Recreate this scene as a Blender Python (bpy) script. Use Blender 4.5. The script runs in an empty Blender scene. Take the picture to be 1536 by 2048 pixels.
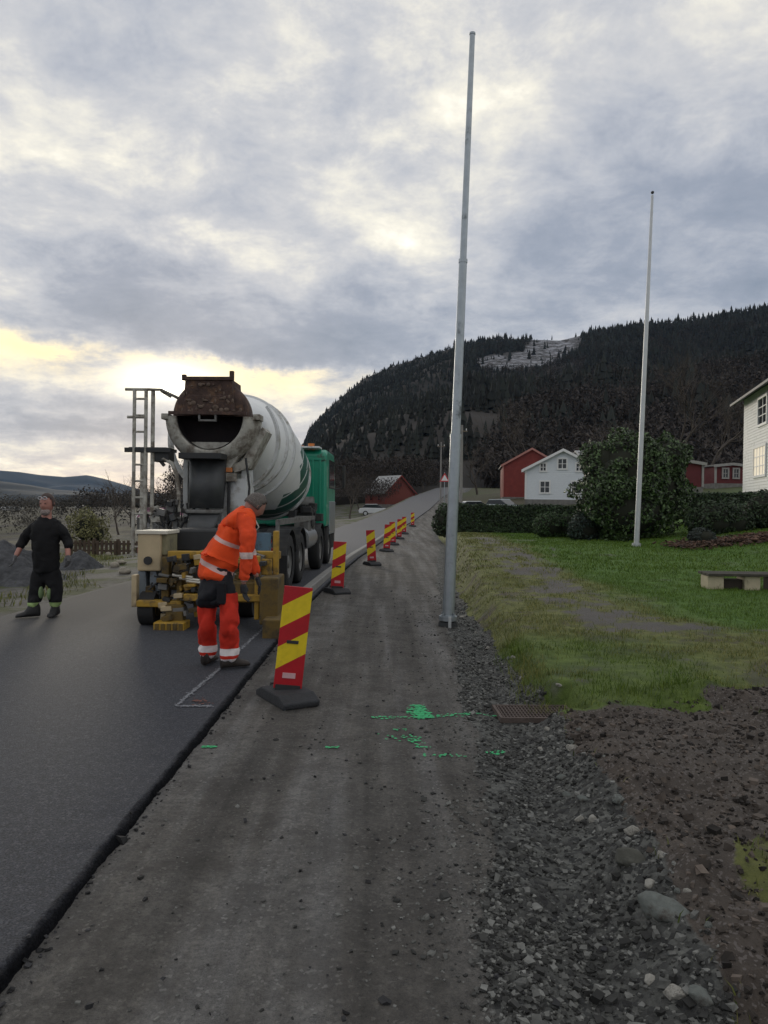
import bpy, bmesh, math, random
import numpy as np
from mathutils import Vector, Matrix, noise as mnoise
R = math.radians
random.seed(7); rng = np.random.default_rng(11)
sc = bpy.context.scene
col = sc.collection

# ------------------------------------------------------------------ camera
F = 1479.0
PITCH, ROLL = math.atan(14.0 / F), R(0.8)
CAM = Vector((0, 0, 1.62))
_f = Vector((0, math.cos(PITCH), -math.sin(PITCH)))
_u0 = Vector((0, math.sin(PITCH), math.cos(PITCH)))
_r = math.cos(ROLL) * Vector((1, 0, 0)) + math.sin(ROLL) * _u0
_u = -math.sin(ROLL) * Vector((1, 0, 0)) + math.cos(ROLL) * _u0
cd = bpy.data.cameras.new('camera'); cam = bpy.data.objects.new('camera', cd); col.objects.link(cam)
cam.matrix_world = Matrix(((_r.x, _u.x, -_f.x, CAM.x), (_r.y, _u.y, -_f.y, CAM.y), (_r.z, _u.z, -_f.z, CAM.z), (0, 0, 0, 1)))
cd.sensor_fit = 'VERTICAL'; cd.sensor_height = 36; cd.lens = 36 * F / 2048
cd.clip_start = 0.05; cd.clip_end = 30000
sc.camera = cam

def ray(px, py):
    d = _f * F + _r * (px - 768) + _u * (1024 - py)
    return d.normalized()
def at(px, py, Y):
    """the point of the place seen at a pixel of the photograph and lying Y metres ahead"""
    d = ray(px, py)
    return CAM + d * (Y / d.y)
def azel(px, py):
    d = ray(px, py)
    return math.atan2(d.x, d.y), math.asin(d.z)

# ------------------------------------------------------------------ view, sun, sky
sc.view_settings.view_transform = 'Standard'; sc.view_settings.look = 'None'
sc.view_settings.exposure = 0.58; sc.view_settings.gamma = 1.0
sc.view_settings.use_curve_mapping = False
sc.render.engine = 'CYCLES'
sc.cycles.max_bounces = 5; sc.cycles.diffuse_bounces = 3; sc.cycles.glossy_bounces = 2
sc.cycles.transmission_bounces = 3; sc.cycles.volume_bounces = 0; sc.cycles.transparent_max_bounces = 6
sc.cycles.use_denoising = True
SUN_AZ, SUN_EL = azel(340, 770)
sd = bpy.data.lights.new('sun', 'SUN'); sun = bpy.data.objects.new('sun', sd); col.objects.link(sun)
sd.energy = 0.65; sd.angle = R(12); sd.color = (1.0, 0.9, 0.74)
_sv = Vector((math.sin(SUN_AZ) * math.cos(SUN_EL), math.cos(SUN_AZ) * math.cos(SUN_EL), math.sin(SUN_EL)))
sun.rotation_euler = _sv.to_track_quat('Z', 'Y').to_euler()

class NT:
    """small helper to write node trees"""
    def __init__(s, nt): s.nt = nt; s.n = nt.nodes; s.l = nt.links
    def new(s, t, **k):
        n = s.n.new(t)
        for a, b in k.items(): setattr(n, a, b)
        return n
    def put(s, sock, v):
        if isinstance(v, bpy.types.NodeSocket): s.l.new(v, sock)
        elif v is not None:
            if isinstance(v, (tuple, list)) and len(v) == 3 and sock.type == 'RGBA': v = (*v, 1)
            sock.default_value = v
    def m(s, op, a, b=None, c=None, clamp=False):
        n = s.new('ShaderNodeMath', operation=op, use_clamp=clamp)
        s.put(n.inputs[0], a)
        if b is not None: s.put(n.inputs[1], b)
        if c is not None: s.put(n.inputs[2], c)
        return n.outputs[0]
    def vm(s, op, a, b=None, out=0):
        n = s.new('ShaderNodeVectorMath', operation=op)
        s.put(n.inputs[0], a)
        if b is not None: s.put(n.inputs[1], b)
        return n.outputs[out]
    def noise(s, vec, scale, detail=4, rough=0.55, out='Fac', dist=0.0):
        n = s.new('ShaderNodeTexNoise')
        if vec is not None: s.put(n.inputs['Vector'], vec)
        n.inputs['Scale'].default_value = scale; n.inputs['Detail'].default_value = detail
        n.inputs['Roughness'].default_value = rough; n.inputs['Distortion'].default_value = dist
        return n.outputs[out]
    def ramp(s, fac, stops, interp='LINEAR'):
        n = s.new('ShaderNodeValToRGB'); cr = n.color_ramp; cr.interpolation = interp
        while len(cr.elements) < len(stops): cr.elements.new(0.5)
        for e, (p, c) in zip(cr.elements, stops):
            e.position = p; e.color = (*c, 1) if isinstance(c, (tuple, list)) else (c, c, c, 1)
        s.put(n.inputs[0], fac); return n.outputs[0]
    def mix(s, fac, a, b, blend='MIX'):
        n = s.new('ShaderNodeMix', data_type='RGBA', blend_type=blend)
        s.put(n.inputs[0], fac); s.put(n.inputs[6], a); s.put(n.inputs[7], b)
        return n.outputs[2]
    def step(s, x, lo, hi):
        n = s.new('ShaderNodeMapRange', interpolation_type='SMOOTHSTEP')
        s.put(n.inputs[0], x); n.inputs[1].default_value = lo; n.inputs[2].default_value = hi
        return n.outputs[0]

w = bpy.data.worlds.new('World'); sc.world = w; w.use_nodes = True
W = NT(w.node_tree); W.n.clear()
sky = W.new('ShaderNodeTexSky', sky_type='NISHITA'); sky.sun_disc = False
sky.sun_elevation = SUN_EL; sky.sun_rotation = SUN_AZ; sky.air_density = 1.0; sky.dust_density = .6
bg1 = W.new('ShaderNodeBackground'); W.l.new(sky.outputs[0], bg1.inputs[0]); bg1.inputs[1].default_value = 0.08
tc = W.new('ShaderNodeTexCoord'); G0 = tc.outputs['Generated']
sep = W.new('ShaderNodeSeparateXYZ'); W.l.new(G0, sep.inputs[0])
# cloud sheet coordinates: far clouds crowd towards the horizon, as on a flat cloud base
zz = W.m('MAXIMUM', W.m('ADD', sep.outputs[2], 0.22), 0.06)
flat = W.new('ShaderNodeCombineXYZ')
W.put(flat.inputs[0], W.m('DIVIDE', sep.outputs[0], zz)); W.put(flat.inputs[1], W.m('DIVIDE', sep.outputs[1], zz))
wob = W.vm('SCALE', W.vm('SUBTRACT', W.noise(G0, 6.0, 6, .65, 'Color'), (0.5, 0.5, 0.5)))
wob.node.inputs['Scale'].default_value = 0.11
gw = W.new('ShaderNodeSeparateXYZ'); W.l.new(W.vm('ADD', G0, wob), gw.inputs[0])
az = W.m('ARCTAN2', gw.outputs[0], gw.outputs[1])
el = W.m('ARCSINE', W.m('MAXIMUM', W.m('MINIMUM', gw.outputs[2], 1.0), -1.0))
az_s = W.m('ARCTAN2', sep.outputs[0], sep.outputs[1])
el_s = W.m('ARCSINE', sep.outputs[2])
def blob(px, py, rx, ry, amp, soft=True):
    a0, e0 = azel(px, py)
    A, E = (az, el) if soft else (az_s, el_s)
    q = W.m('ADD', W.m('POWER', W.m('ABSOLUTE', W.m('MULTIPLY', W.m('SUBTRACT', A, a0), F / rx)), 2.0),
            W.m('POWER', W.m('ABSOLUTE', W.m('MULTIPLY', W.m('SUBTRACT', E, e0), F / ry)), 2.0))
    return W.m('MULTIPLY', W.m('EXPONENT', W.m('MULTIPLY', q, -1.0)), amp)
def total(bl):
    t = None
    for b in bl:
        v = blob(*b); t = v if t is None else W.m('ADD', t, v)
    return t
big = W.noise(flat.outputs[0], .95, 7, .56, dist=.15)
fine = W.noise(flat.outputs[0], 4.6, 9, .66, dist=.2)
dark = total([(470, 650, 330, 75, .95), (230, 560, 150, 90, .65), (740, 610, 170, 60, .75), (1120, 530, 200, 110, .75),
              (1440, 370, 210, 130, .85), (860, 335, 110, 45, .55), (560, 270, 150, 80, .3), (90, 822, 200, 36, 1.3), (200, 862, 160, 20, .8),
              (1290, 170, 230, 70, .25), (230, 720, 130, 22, .5), (650, 700, 180, 50, .5), (1500, 560, 160, 60, .5), (120, 120, 140, 60, .2)])
lite = total([(800, 485, 100, 42, .32), (265, 300, 60, 24, .5), (400, 470, 120, 30, .55), (760, 130, 330, 150, .42),
              (50, 690, 130, 24, 1.2), (470, 735, 240, 20, 1.0), (60, 920, 260, 16, .4), (250, 830, 200, 10, .4), (560, 770, 120, 34, .5), (1400, 240, 110, 30, .4),
              (30, 330, 160, 90, .35), (870, 580, 60, 20, .5), (20, 500, 90, 60, .3)])
warm = total([(40, 690, 170, 40, .8), (430, 742, 300, 34, .9)])
glow = W.m('ADD', blob(335, 764, 21, 16, 7.0, False), blob(340, 762, 85, 32, .9, False))
tone = W.m('SUBTRACT', W.m('ADD', W.m('ADD', .60, W.m('MULTIPLY', W.m('SUBTRACT', big, .5), 1.35)), W.m('MULTIPLY', W.m('SUBTRACT', fine, .5), 1.0)), W.m('MULTIPLY', dark, .36))
tone = W.m('ADD', tone, W.m('MULTIPLY', lite, W.m('ADD', .06, W.m('MULTIPLY', fine, .55))))
ccol = W.ramp(tone, [(0.0, (.185, .215, .27)), (.25, (.245, .27, .325)), (.45, (.35, .365, .405)), (.62, (.455, .455, .465)), (.82, (.67, .64, .56)), (1.0, (.92, .87, .74))])
wm = W.m('MULTIPLY', warm, W.step(tone, .35, .85))
ccol = W.mix(W.m('MINIMUM', wm, 1.0), ccol, (.90, .74, .42))
ccol = W.mix(1.0, ccol, W.mix(1.0, (0, 0, 0), W.mix(1.0, (1.0, .92, .70), glow, 'MULTIPLY'), 'ADD'), 'ADD')
bg2 = W.new('ShaderNodeBackground'); W.l.new(ccol, bg2.inputs[0]); bg2.inputs[1].default_value = 1.0
ms = W.new('ShaderNodeMixShader'); ms.inputs[0].default_value = .94
W.l.new(bg1.outputs[0], ms.inputs[1]); W.l.new(bg2.outputs[0], ms.inputs[2])
wo = W.new('ShaderNodeOutputWorld'); W.l.new(ms.outputs[0], wo.inputs[0])

# ------------------------------------------------------------------ helpers: objects
def tag(o, label=None, cat=None, group=None, kind=None):
    for k, v in (('label', label), ('category', cat), ('group', group), ('kind', kind)):
        if v: o[k] = v
    return o
def empty(name, loc=(0, 0, 0), rz=0.0, label=None, cat=None, group=None):
    o = bpy.data.objects.new(name, None); col.objects.link(o); o.location = loc; o.rotation_euler = (0, 0, rz)
    o.empty_display_size = .2
    return tag(o, label, cat, group)
def children(o): return [c for c in bpy.data.objects if c.parent == o]
def copy_tree(o, parent=None, kids=None):
    if kids is None:
        kids = {}
        for q in bpy.data.objects:
            if q.parent: kids.setdefault(q.parent.name, []).append(q)
    c = o.copy(); col.objects.link(c); c.parent = parent
    if parent is not None: c.matrix_parent_inverse = o.matrix_parent_inverse
    for ch in kids.get(o.name, []): copy_tree(ch, c, kids)
    return c
def np_mesh(name, V, Fc, mats, smooth=False, attr=None, midx=None):
    """fast mesh from numpy: V (n,3), Fc (m,k); attr: dict name -> per-vertex floats"""
    me = bpy.data.meshes.new(name); V = np.asarray(V, np.float32); Fc = np.asarray(Fc, np.int32)
    m, k = Fc.shape
    me.vertices.add(len(V)); me.vertices.foreach_set('co', V.ravel())
    me.loops.add(m * k); me.loops.foreach_set('vertex_index', Fc.ravel())
    me.polygons.add(m); me.polygons.foreach_set('loop_start', np.arange(0, m * k, k, dtype=np.int32))
    try: me.polygons.foreach_set('loop_total', np.full(m, k, np.int32))
    except Exception: pass
    me.polygons.foreach_set('use_smooth', np.full(m, smooth))
    if midx is not None: me.polygons.foreach_set('material_index', np.asarray(midx, np.int32))
    for nme, a in (attr or {}).items():
        at_ = me.attributes.new(nme, 'FLOAT', 'POINT'); at_.data.foreach_set('value', np.asarray(a, np.float32))
    for mt in (mats if isinstance(mats, (list, tuple)) else [mats]): me.materials.append(mt)
    me.update(calc_edges=True)
    return me
def link(name, me, parent=None, loc=None):
    o = bpy.data.objects.new(name, me); col.objects.link(o); o.parent = parent
    if loc is not None: o.location = loc
    return o

class MB:
    """collects shapes into one mesh"""
    def __init__(s): s.v = []; s.f = []; s.sm = []; s.mi = []; s.cur = 0
    def _add(s, vs, fs, smooth):
        n = len(s.v); s.v += [tuple(v) for v in vs]
        for f in fs: s.f.append(tuple(i + n for i in f)); s.sm.append(smooth); s.mi.append(s.cur)
    def box(s, c, d, rot=None, taper=1.0):
        """centre, full dimensions; taper scales the top"""
        M = rot if rot is not None else Matrix.Identity(3)
        vs = []
        for z in (-1, 1):
            t = taper if z > 0 else 1
            for x, y in ((-1, -1), (1, -1), (1, 1), (-1, 1)):
                vs.append(Vector(c) + M @ Vector((x * d[0] / 2 * t, y * d[1] / 2 * t, z * d[2] / 2)))
        s._add(vs, [(3, 2, 1, 0), (4, 5, 6, 7), (0, 1, 5, 4), (1, 2, 6, 5), (2, 3, 7, 6), (3, 0, 4, 7)], False); return s
    def bar(s, a, b, w, h):
        a = Vector(a); b = Vector(b); d = b - a
        q = d.to_track_quat('Z', 'Y').to_matrix()
        return s.box((a + b) / 2, (w, h, d.length), q)
    def tube(s, pts, r, n=10, caps=True, smooth=True):
        pts = [Vector(p) for p in pts]; k = len(pts)
        rs = [r] * k if not isinstance(r, (list, tuple)) else list(r)
        vs = []; prev = None
        for i, p in enumerate(pts):
            t = (pts[min(i + 1, k - 1)] - pts[max(i - 1, 0)])
            t = t.normalized() if t.length > 1e-9 else Vector((0, 0, 1))
            if prev is None:
                x = t.orthogonal().normalized()
            else:
                x = (prev - t * prev.dot(t))
                x = x.normalized() if x.length > 1e-6 else t.orthogonal().normalized()
            prev = x; y = t.cross(x)
            for j in range(n):
                a = 2 * math.pi * j / n
                vs.append(p + (x * math.cos(a) + y * math.sin(a)) * rs[i])
        fs = [(i * n + j, i * n + (j + 1) % n, (i + 1) * n + (j + 1) % n, (i + 1) * n + j) for i in range(k - 1) for j in range(n)]
        s._add(vs, fs, smooth)
        if caps:
            s._add(vs[:n], [tuple(range(n))[::-1]], False); s._add(vs[-n:], [tuple(range(n))], False)
        return s
    def lathe(s, prof, M=None, n=32, a0=0.0, a1=2 * math.pi, smooth=True):
        """prof: (radius, height) along local z; M places it"""
        M = M or Matrix.Identity(4); full = abs(a1 - a0 - 2 * math.pi) < 1e-6
        cols = n if full else n + 1; vs = []
        for (r, h) in prof:
            for j in range(cols):
                a = a0 + (a1 - a0) * j / n
                vs.append(M @ Vector((r * math.cos(a), r * math.sin(a), h)))
        fs = []
        for i in range(len(prof) - 1):
            for j in range(n):
                j2 = (j + 1) % cols
                fs.append((i * cols + j, i * cols + j2, (i + 1) * cols + j2, (i + 1) * cols + j))
        s._add(vs, fs, smooth); return s
    def prism(s, poly, off, org=(0, 0, 0), ux=(1, 0, 0), uy=(0, 0, 1)):
        """polygon in the plane (ux, uy) extruded by vector off"""
        O = Vector(org); X = Vector(ux); Yv = Vector(uy); off = Vector(off)
        a = [O + X * p[0] + Yv * p[1] for p in poly]; b = [p + off for p in a]; n = len(a)
        fs = [tuple(range(n)), tuple(range(2 * n - 1, n - 1, -1))]
        fs += [(i, i + n, (i + 1) % n + n, (i + 1) % n) for i in range(n)]
        s._add(a + b, fs, False); return s
    def ell(s, c, r, n=12, m=8, rot=None):
        M = rot if rot is not None else Matrix.Identity(3); vs = [Vector(c) + M @ Vector((0, 0, -r[2]))]
        for i in range(1, m):
            t = -math.pi / 2 + math.pi * i / m
            for j in range(n):
                a = 2 * math.pi * j / n
                vs.append(Vector(c) + M @ Vector((r[0] * math.cos(t) * math.cos(a), r[1] * math.cos(t) * math.sin(a), r[2] * math.sin(t))))
        vs.append(Vector(c) + M @ Vector((0, 0, r[2]))); L = len(vs) - 1
        fs = [(0, 1 + (j + 1) % n, 1 + j) for j in range(n)]
        for i in range(m - 2):
            fs += [(1 + i * n + j, 1 + i * n + (j + 1) % n, 1 + (i + 1) * n + (j + 1) % n, 1 + (i + 1) * n + j) for j in range(n)]
        fs += [(L, 1 + (m - 2) * n + j, 1 + (m - 2) * n + (j + 1) % n) for j in range(n)]
        s._add(vs, fs, True); return s
    def mesh(s, me, smooth=True):
        s._add([v.co for v in me.vertices], [tuple(p.vertices) for p in me.polygons], smooth); return s
    def data(s, name, mats):
        me = bpy.data.meshes.new(name); me.from_pydata(s.v, [], s.f)
        me.polygons.foreach_set('use_smooth', s.sm); me.polygons.foreach_set('material_index', s.mi)
        for m in (mats if isinstance(mats, (list, tuple)) else [mats]): me.materials.append(m)
        bm = bmesh.new(); bm.from_mesh(me); bmesh.ops.recalc_face_normals(bm, faces=bm.faces); bm.to_mesh(me); bm.free()
        return me
    def build(s, name, mats, parent=None, bevel=0.0, loc=None):
        o = link(name, s.data(name, mats), parent, loc)
        if bevel:
            b = o.modifiers.new('bevel', 'BEVEL'); b.width = bevel; b.segments = 2; b.limit_method = 'ANGLE'; b.angle_limit = R(40)
        return o

# ------------------------------------------------------------------ materials
_mc = {}
def mat(name, c=(.5, .5, .5), rough=.6, metal=0.0, var=.15, vscale=6.0, dirt=0.0, dirtc=(.07, .06, .05), dscale=3.0, bump=0.0, bscale=40.0, spec=.5, emit=0.0, attr=None, attr_amp=.6, coat=0.0):
    if name in _mc: return _mc[name]
    m = bpy.data.materials.new(name); m.use_nodes = True; T = NT(m.node_tree)
    b = T.n['Principled BSDF']; co = T.new('ShaderNodeTexCoord').outputs['Object']
    cc = T.mix(1.0, c, T.ramp(T.noise(co, vscale, 5, .6), [(.25, 1 - var), (.75, 1 + var)]), 'MULTIPLY')
    if attr:
        a = T.new('ShaderNodeAttribute', attribute_name=attr)
        cc = T.mix(1.0, cc, T.ramp(a.outputs['Fac'], [(0, 1 - attr_amp), (1, 1 + attr_amp)]), 'MULTIPLY')
    rg = rough
    if dirt > 0:
        d = T.noise(co, dscale, 9, .68)
        f = T.step(d, .62 - dirt * .35, .72 - dirt * .1)
        cc = T.mix(f, cc, dirtc); rg = T.m('ADD', T.m('MULTIPLY', f, .85 - rough), rough)
    T.put(b.inputs['Base Color'], cc); T.put(b.inputs['Roughness'], rg)
    b.inputs['Metallic'].default_value = metal; b.inputs['Specular IOR Level'].default_value = spec
    b.inputs['Coat Weight'].default_value = coat
    if bump > 0:
        bn = T.new('ShaderNodeBump'); bn.inputs['Strength'].default_value = bump; bn.inputs['Distance'].default_value = .02
        T.put(bn.inputs['Height'], T.noise(co, bscale, 6, .6)); T.l.new(bn.outputs[0], b.inputs['Normal'])
    if emit > 0:
        T.put(b.inputs['Emission Color'], cc); b.inputs['Emission Strength'].default_value = emit
    _mc[name] = m; return m

# ------------------------------------------------------------------ value noise in numpy
_tab = np.random.default_rng(5).random((512, 512)).astype(np.float32)
def vnoise(x, y):
    xi = np.floor(x).astype(int); yi = np.floor(y).astype(int); fx = x - xi; fy = y - yi
    fx = fx * fx * (3 - 2 * fx); fy = fy * fy * (3 - 2 * fy)
    a = _tab[xi % 512, yi % 512]; b = _tab[(xi + 1) % 512, yi % 512]; c = _tab[xi % 512, (yi + 1) % 512]; d = _tab[(xi + 1) % 512, (yi + 1) % 512]
    return (a * (1 - fx) + b * fx) * (1 - fy) + (c * (1 - fx) + d * fx) * fy - .5
def fbm(x, y, s, o=4, g=.5):
    t = 0; a = 1.0
    for i in range(o): t = t + a * vnoise(x * s + 17.3 * i + 900, y * s + 31.7 * i + 700); s *= 2.03; a *= g
    return t
def sst(x, a, b):
    t = np.clip((x - a) / (b - a), 0, 1); return t * t * (3 - 2 * t)

# ------------------------------------------------------------------ lie of the land
def E_(y):   # right edge of the new asphalt
    return np.interp(y, [-50, 0, 12, 17, 23, 28, 38, 48, 58, 75, 100, 140, 200, 400], [-1.3, -1.28, -1.22, -1.05, -.74, -.40, .28, 1.04, 2.3, 4.7, 7.9, 14, 25, 80])
def P_(y):   # right edge of the old path
    return E_(y) + np.interp(y, [0, 2.7, 4, 10, 20, 30, 45, 100], [1.65, 1.72, 1.88, 2.15, 2.4, 2.6, 2.1, 2.0])
def ZR(y): return np.interp(y, [-50, 33, 48, 58, 75, 100, 140, 200, 400, 1000], [0, 0, .1, .4, 1.3, 2.8, 5, 7, 9, 9])
RW = 4.08
def gz(x, y, detail=True):
    x = np.asarray(x, float); y = np.asarray(y, float)
    e, p, zr = E_(y), P_(y), ZR(y)
    s = x - p; s2 = (e - RW) - x
    L = np.interp(y, [0, 5, 8, 12, 22, 32, 45, 65, 100, 1000], [.13, .12, .15, .24, .5, .45, .6, .9, 2.6, 8]) + sst(y, 10, 24) * np.interp(x, [8, 30, 60, 200], [0, 2.6, 5, 9])
    L = np.maximum(L, zr * sst(y, 40, 60))
    bank = sst(s, .42, .80)
    z = zr - .045 + (L - zr + .045) * bank * (s > 0)
    z = z - .06 * np.exp(-((s - .3) / .16) ** 2) * (y < 40)
    z = np.where(s2 > 0, zr - .05 - np.interp(s2, [0, .6, 3, 10, 30, 80, 300, 700], [0, .02, .1, .7, 2.4, 5, 11, 17]), z)
    z = z - sst(y, 55, 92) * 1.7 * sst(s2, .3, 2.5)
    if detail:
        soft = bank * (s > 0)
        near = 1 - sst(np.hypot(x, y), 25, 60)
        soil = soft * (1 - sst(y - (5.5 + .5 * (x - 1.4)), -.1, .25))
        z = z + near * (.010 * fbm(x, y, 2.2, 4) * (s2 <= 0) + soft * .05 * fbm(x, y, 1.1, 5) + soil * (.16 * fbm(x, y, 1.6, 5, .55) + .05 * np.abs(fbm(x, y, 7, 3))))
        z = z + near * ((s > -.05) & (s < .8)) * .02 * fbm(x, y, 9, 3)
        z = z + near * (s2 > .1) * .06 * fbm(x, y, 1.5, 4)
        # ruts pressed into the old path
        z = z - near * .012 * np.exp(-((s + 1.25) / .12) ** 2) * (s < 0)
        # hollow round the gully grate
        hollow = np.exp(-(np.maximum(np.abs(x - 1.24) - .30, 0) / .05) ** 2) * np.exp(-(np.maximum(np.abs(y - 5.97) - .24, 0) / .06) ** 2)
        z = z * (1 - hollow) + hollow * (-.075)
    return z
def gzs(x, y): return float(gz(np.array([x]), np.array([y]))[0])
def gnd(px, py):
    """where the line of sight of a pixel meets the ground"""
    d = ray(px, py); lo, hi = .8, 400.0
    prev = lo; t = lo
    while t < hi:
        p = CAM + d * t
        if p.z < gzs(p.x, p.y):
            a, b = prev, t
            for _ in range(18):
                m_ = (a + b) / 2; q = CAM + d * m_
                if q.z < gzs(q.x, q.y): b = m_
                else: a = m_
            return CAM + d * b
        prev = t; t *= 1.03
    return CAM + d * hi
def steps(a, b, c0, c1, fine, grow, lim):
    out = list(np.arange(c0, c1, fine)); d = fine; x = c0
    L_ = []
    while x > a: d = min(d * grow, lim); x -= d; L_.append(x)
    d = fine; x = out[-1]; H = []
    while x < b: d = min(d * grow, lim); x += d; H.append(x)
    return np.array(L_[::-1] + out + H)
# ------------------------------------------------------------------ ground sheets
GX = steps(-6000, 6000, -1.5, 3.4, .036, 1.07, 600)
GY = steps(-6000, 6000, 1.6, 8.6, .036, 1.045, 600)
XX, YY = np.meshgrid(GX, GY, indexing='ij')
ZZ = gz(XX, YY)
def weights(x, y):
    s = x - P_(y); s2 = (E_(y) - RW) - x
    gw_ = np.interp(y, [0, 5, 9, 14, 40], [.70, .64, .46, .34, .2])
    wob_ = .10 * fbm(x, y, 2.5, 4)
    w_gravel = sst(s + wob_, -.10, .04) * (1 - sst(s - gw_ + wob_, -.04, .08))
    right = sst(s - gw_ + wob_, -.04, .08)
    ys = 5.45 + .50 * (x - 1.4) + .5 * fbm(x, y, 1.3, 4)
    ys = np.where(x > 3.5, 6.6 + .5 * fbm(x, y, 1.3, 4), ys)
    w_soil = right * (1 - sst(y - ys, -.12, .18)) * (y < 9)
    moss = sst(fbm(x, y, 1.7, 4) + .9 * np.exp(-(((x - 1.72) / .22) ** 2 + ((y - 2.75) / .55) ** 2)), .28, .5) * w_soil * sst(x, 1.35, 1.6)
    w_grass = right * (1 - w_soil) + moss
    # worn, stony track across the lawn
    tx = np.interp(y, [7, 9, 12, 16, 22, 30], [3.6, 3.3, 3.0, 3.1, 3.4, 3.8])
    bare = np.exp(-((x - tx) / np.interp(y, [7, 12, 22], [1.1, .6, .55])) ** 2) * sst(y, 8, 9.5) * (1 - sst(y, 24, 30))
    bare = bare * w_grass; bare = sst(bare * .85 + 1.0 * fbm(x, y, 1.9, 5, .65), .5, .85)
    lush = sst(x - tx + .5 * fbm(x, y, 1.2, 4), .1, 1.3) * sst(y + .8 * fbm(x, y, .9, 4), 7.6, 9.2)
    lush = np.maximum(lush, .55 * sst(y, 4.6, 5.4) * (1 - sst(y + .8 * fbm(x, y, 1.1, 4), 7.6, 9.0)) * (1 - sst(x, 2.4, 4.0)))
    w_verge = sst(s2 + wob_ * 2, -.1, .15)
    return w_gravel, w_soil, w_grass, bare, lush, w_verge
WG, WS, WR, WB, WL, WV = weights(XX, YY)
nx, ny = XX.shape
V = np.stack([XX, YY, ZZ], -1).reshape(-1, 3)
ii, jj = np.meshgrid(np.arange(nx - 1), np.arange(ny - 1), indexing='ij')
Q = np.stack([ii * ny + jj, (ii + 1) * ny + jj, (ii + 1) * ny + jj + 1, ii * ny + jj + 1], -1).reshape(-1, 4)
cls = np.argmax(np.stack([np.full_like(WG, .35), WG, WS, WR, WV], -1), -1)
cls = np.where(WV > .5, 4, cls)
cq = cls[:-1, :-1].reshape(-1)

gm = bpy.data.materials.new('ground_surface'); gm.use_nodes = True; T = NT(gm.node_tree); b = T.n['Principled BSDF']
co = T.new('ShaderNodeNewGeometry').outputs['Position']
A = lambda n: T.new('ShaderNodeAttribute', attribute_name=n).outputs['Fac']
n_s = T.noise(co, .7, 6, .6); n_m = T.noise(co, 6, 7, .65); n_f = T.noise(co, 55, 5, .7); n_g = T.noise(co, 210, 2, .7)
vor = T.new('ShaderNodeTexVoronoi'); T.l.new(co, vor.inputs['Vector']); vor.inputs['Scale'].default_value = 85
vor2 = T.new('ShaderNodeTexVoronoi'); T.l.new(co, vor2.inputs['Vector']); vor2.inputs['Scale'].default_value = 34
vc = T.new('ShaderNodeSeparateColor'); T.l.new(vor.outputs['Color'], vc.inputs[0])
vc2 = T.new('ShaderNodeSeparateColor'); T.l.new(vor2.outputs['Color'], vc2.inputs[0])
mapx = T.vm('MULTIPLY', co, (3.2, .28, 1.0))
streak = T.noise(mapx, 1.4, 6, .6)
path_c = T.mix(T.ramp(streak, [(.3, 0.), (.7, 1.)]), (.072, .072, .074), (.215, .210, .198))
path_c = T.mix(T.m('MULTIPLY', T.ramp(n_s, [(.35, 0.), (.7, 1.)]), .6), path_c, (.130, .116, .100))
path_c = T.mix(T.ramp(T.noise(co, 17, 6, .75), [(.36, .75), (.56, 0.)]), path_c, (.048, .047, .047)); path_c = T.mix(T.ramp(n_f, [(.3, .8), (.6, 0.)]), path_c, (.032, .032, .034)); path_c = T.mix(T.ramp(n_g, [(.35, .0), (.75, .5)]), path_c, (.22, .22, .215)); path_c = T.mix(T.ramp(T.noise(co, 2.6, 6, .7), [(.42, 0.), (.62, .6)]), path_c, (.055, .052, .050))
path_c = T.mix(T.m('MULTIPLY', T.m('GREATER_THAN', vc.outputs[0], .93), T.ramp(n_m, [(.35, .1), (.65, .5)])), path_c, (.24, .24, .23))
grav_c = T.mix(vc2.outputs[0], (.034, .035, .036), (.20, .205, .19)); grav_c = T.mix(T.ramp(n_m, [(.3, .75), (.65, 0.)]), grav_c, (.028, .027, .027))
soil_c = T.mix(T.ramp(n_m, [(.3, 0.), (.7, 1.)]), (.036, .028, .023), (.120, .098, .082))
soil_c = T.mix(T.m('MULTIPLY', T.m('GREATER_THAN', vc.outputs[1], .86), .8), soil_c, (.17, .15, .14))
soil_c = T.mix(T.ramp(n_s, [(.4, 0.), (.75, .55)]), soil_c, (.125, .115, .105))
turf = T.mix(T.ramp(n_m, [(.3, 0.), (.7, 1.)]), (.065, .078, .022), (.195, .205, .066)); turf = T.mix(T.step(T.noise(co, 1.9, 6, .65), .50, .64), turf, T.mix(n_f, (.055, .045, .035), (.14, .12, .095))); lush = T.mix(T.ramp(n_m, [(.3, 0.), (.7, 1.)]), (.038, .085, .010), (.095, .19, .024))
grass_c = T.mix(A('lush'), turf, lush)
grass_c = T.mix(A('bare'), grass_c, T.mix(n_f, (.06, .057, .054), (.16, .15, .14)))
far_g = T.mix(T.ramp(T.noise(co, .05, 5, .6), [(.35, 0.), (.65, 1.)]), (.055, .048, .030), (.06, .07, .026))
ypos = T.new('ShaderNodeSeparateXYZ'); T.l.new(co, ypos.inputs[0])
grass_c = T.mix(T.step(ypos.outputs[1], 40, 70), grass_c, far_g)
verge_c = T.mix(T.ramp(n_m, [(.35, 0.), (.62, 1.)]), (.085, .08, .072), (.15, .145, .135))
verge_g = T.mix(T.step(T.m('SUBTRACT', T.noise(co, .55, 5, .6), 0.0), .44, .56), verge_c, T.mix(n_m, (.035, .045, .014), (.085, .095, .035)))
far_v = T.mix(T.ramp(T.noise(co, .16, 8, .7), [(.42, 0.), (.58, 1.)]), (.028, .024, .020), (.070, .068, .036)); far_v = T.mix(T.ramp(T.noise(co, .5, 6, .7), [(.5, 0.), (.62, .6)]), far_v, (.10, .095, .085))
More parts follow.
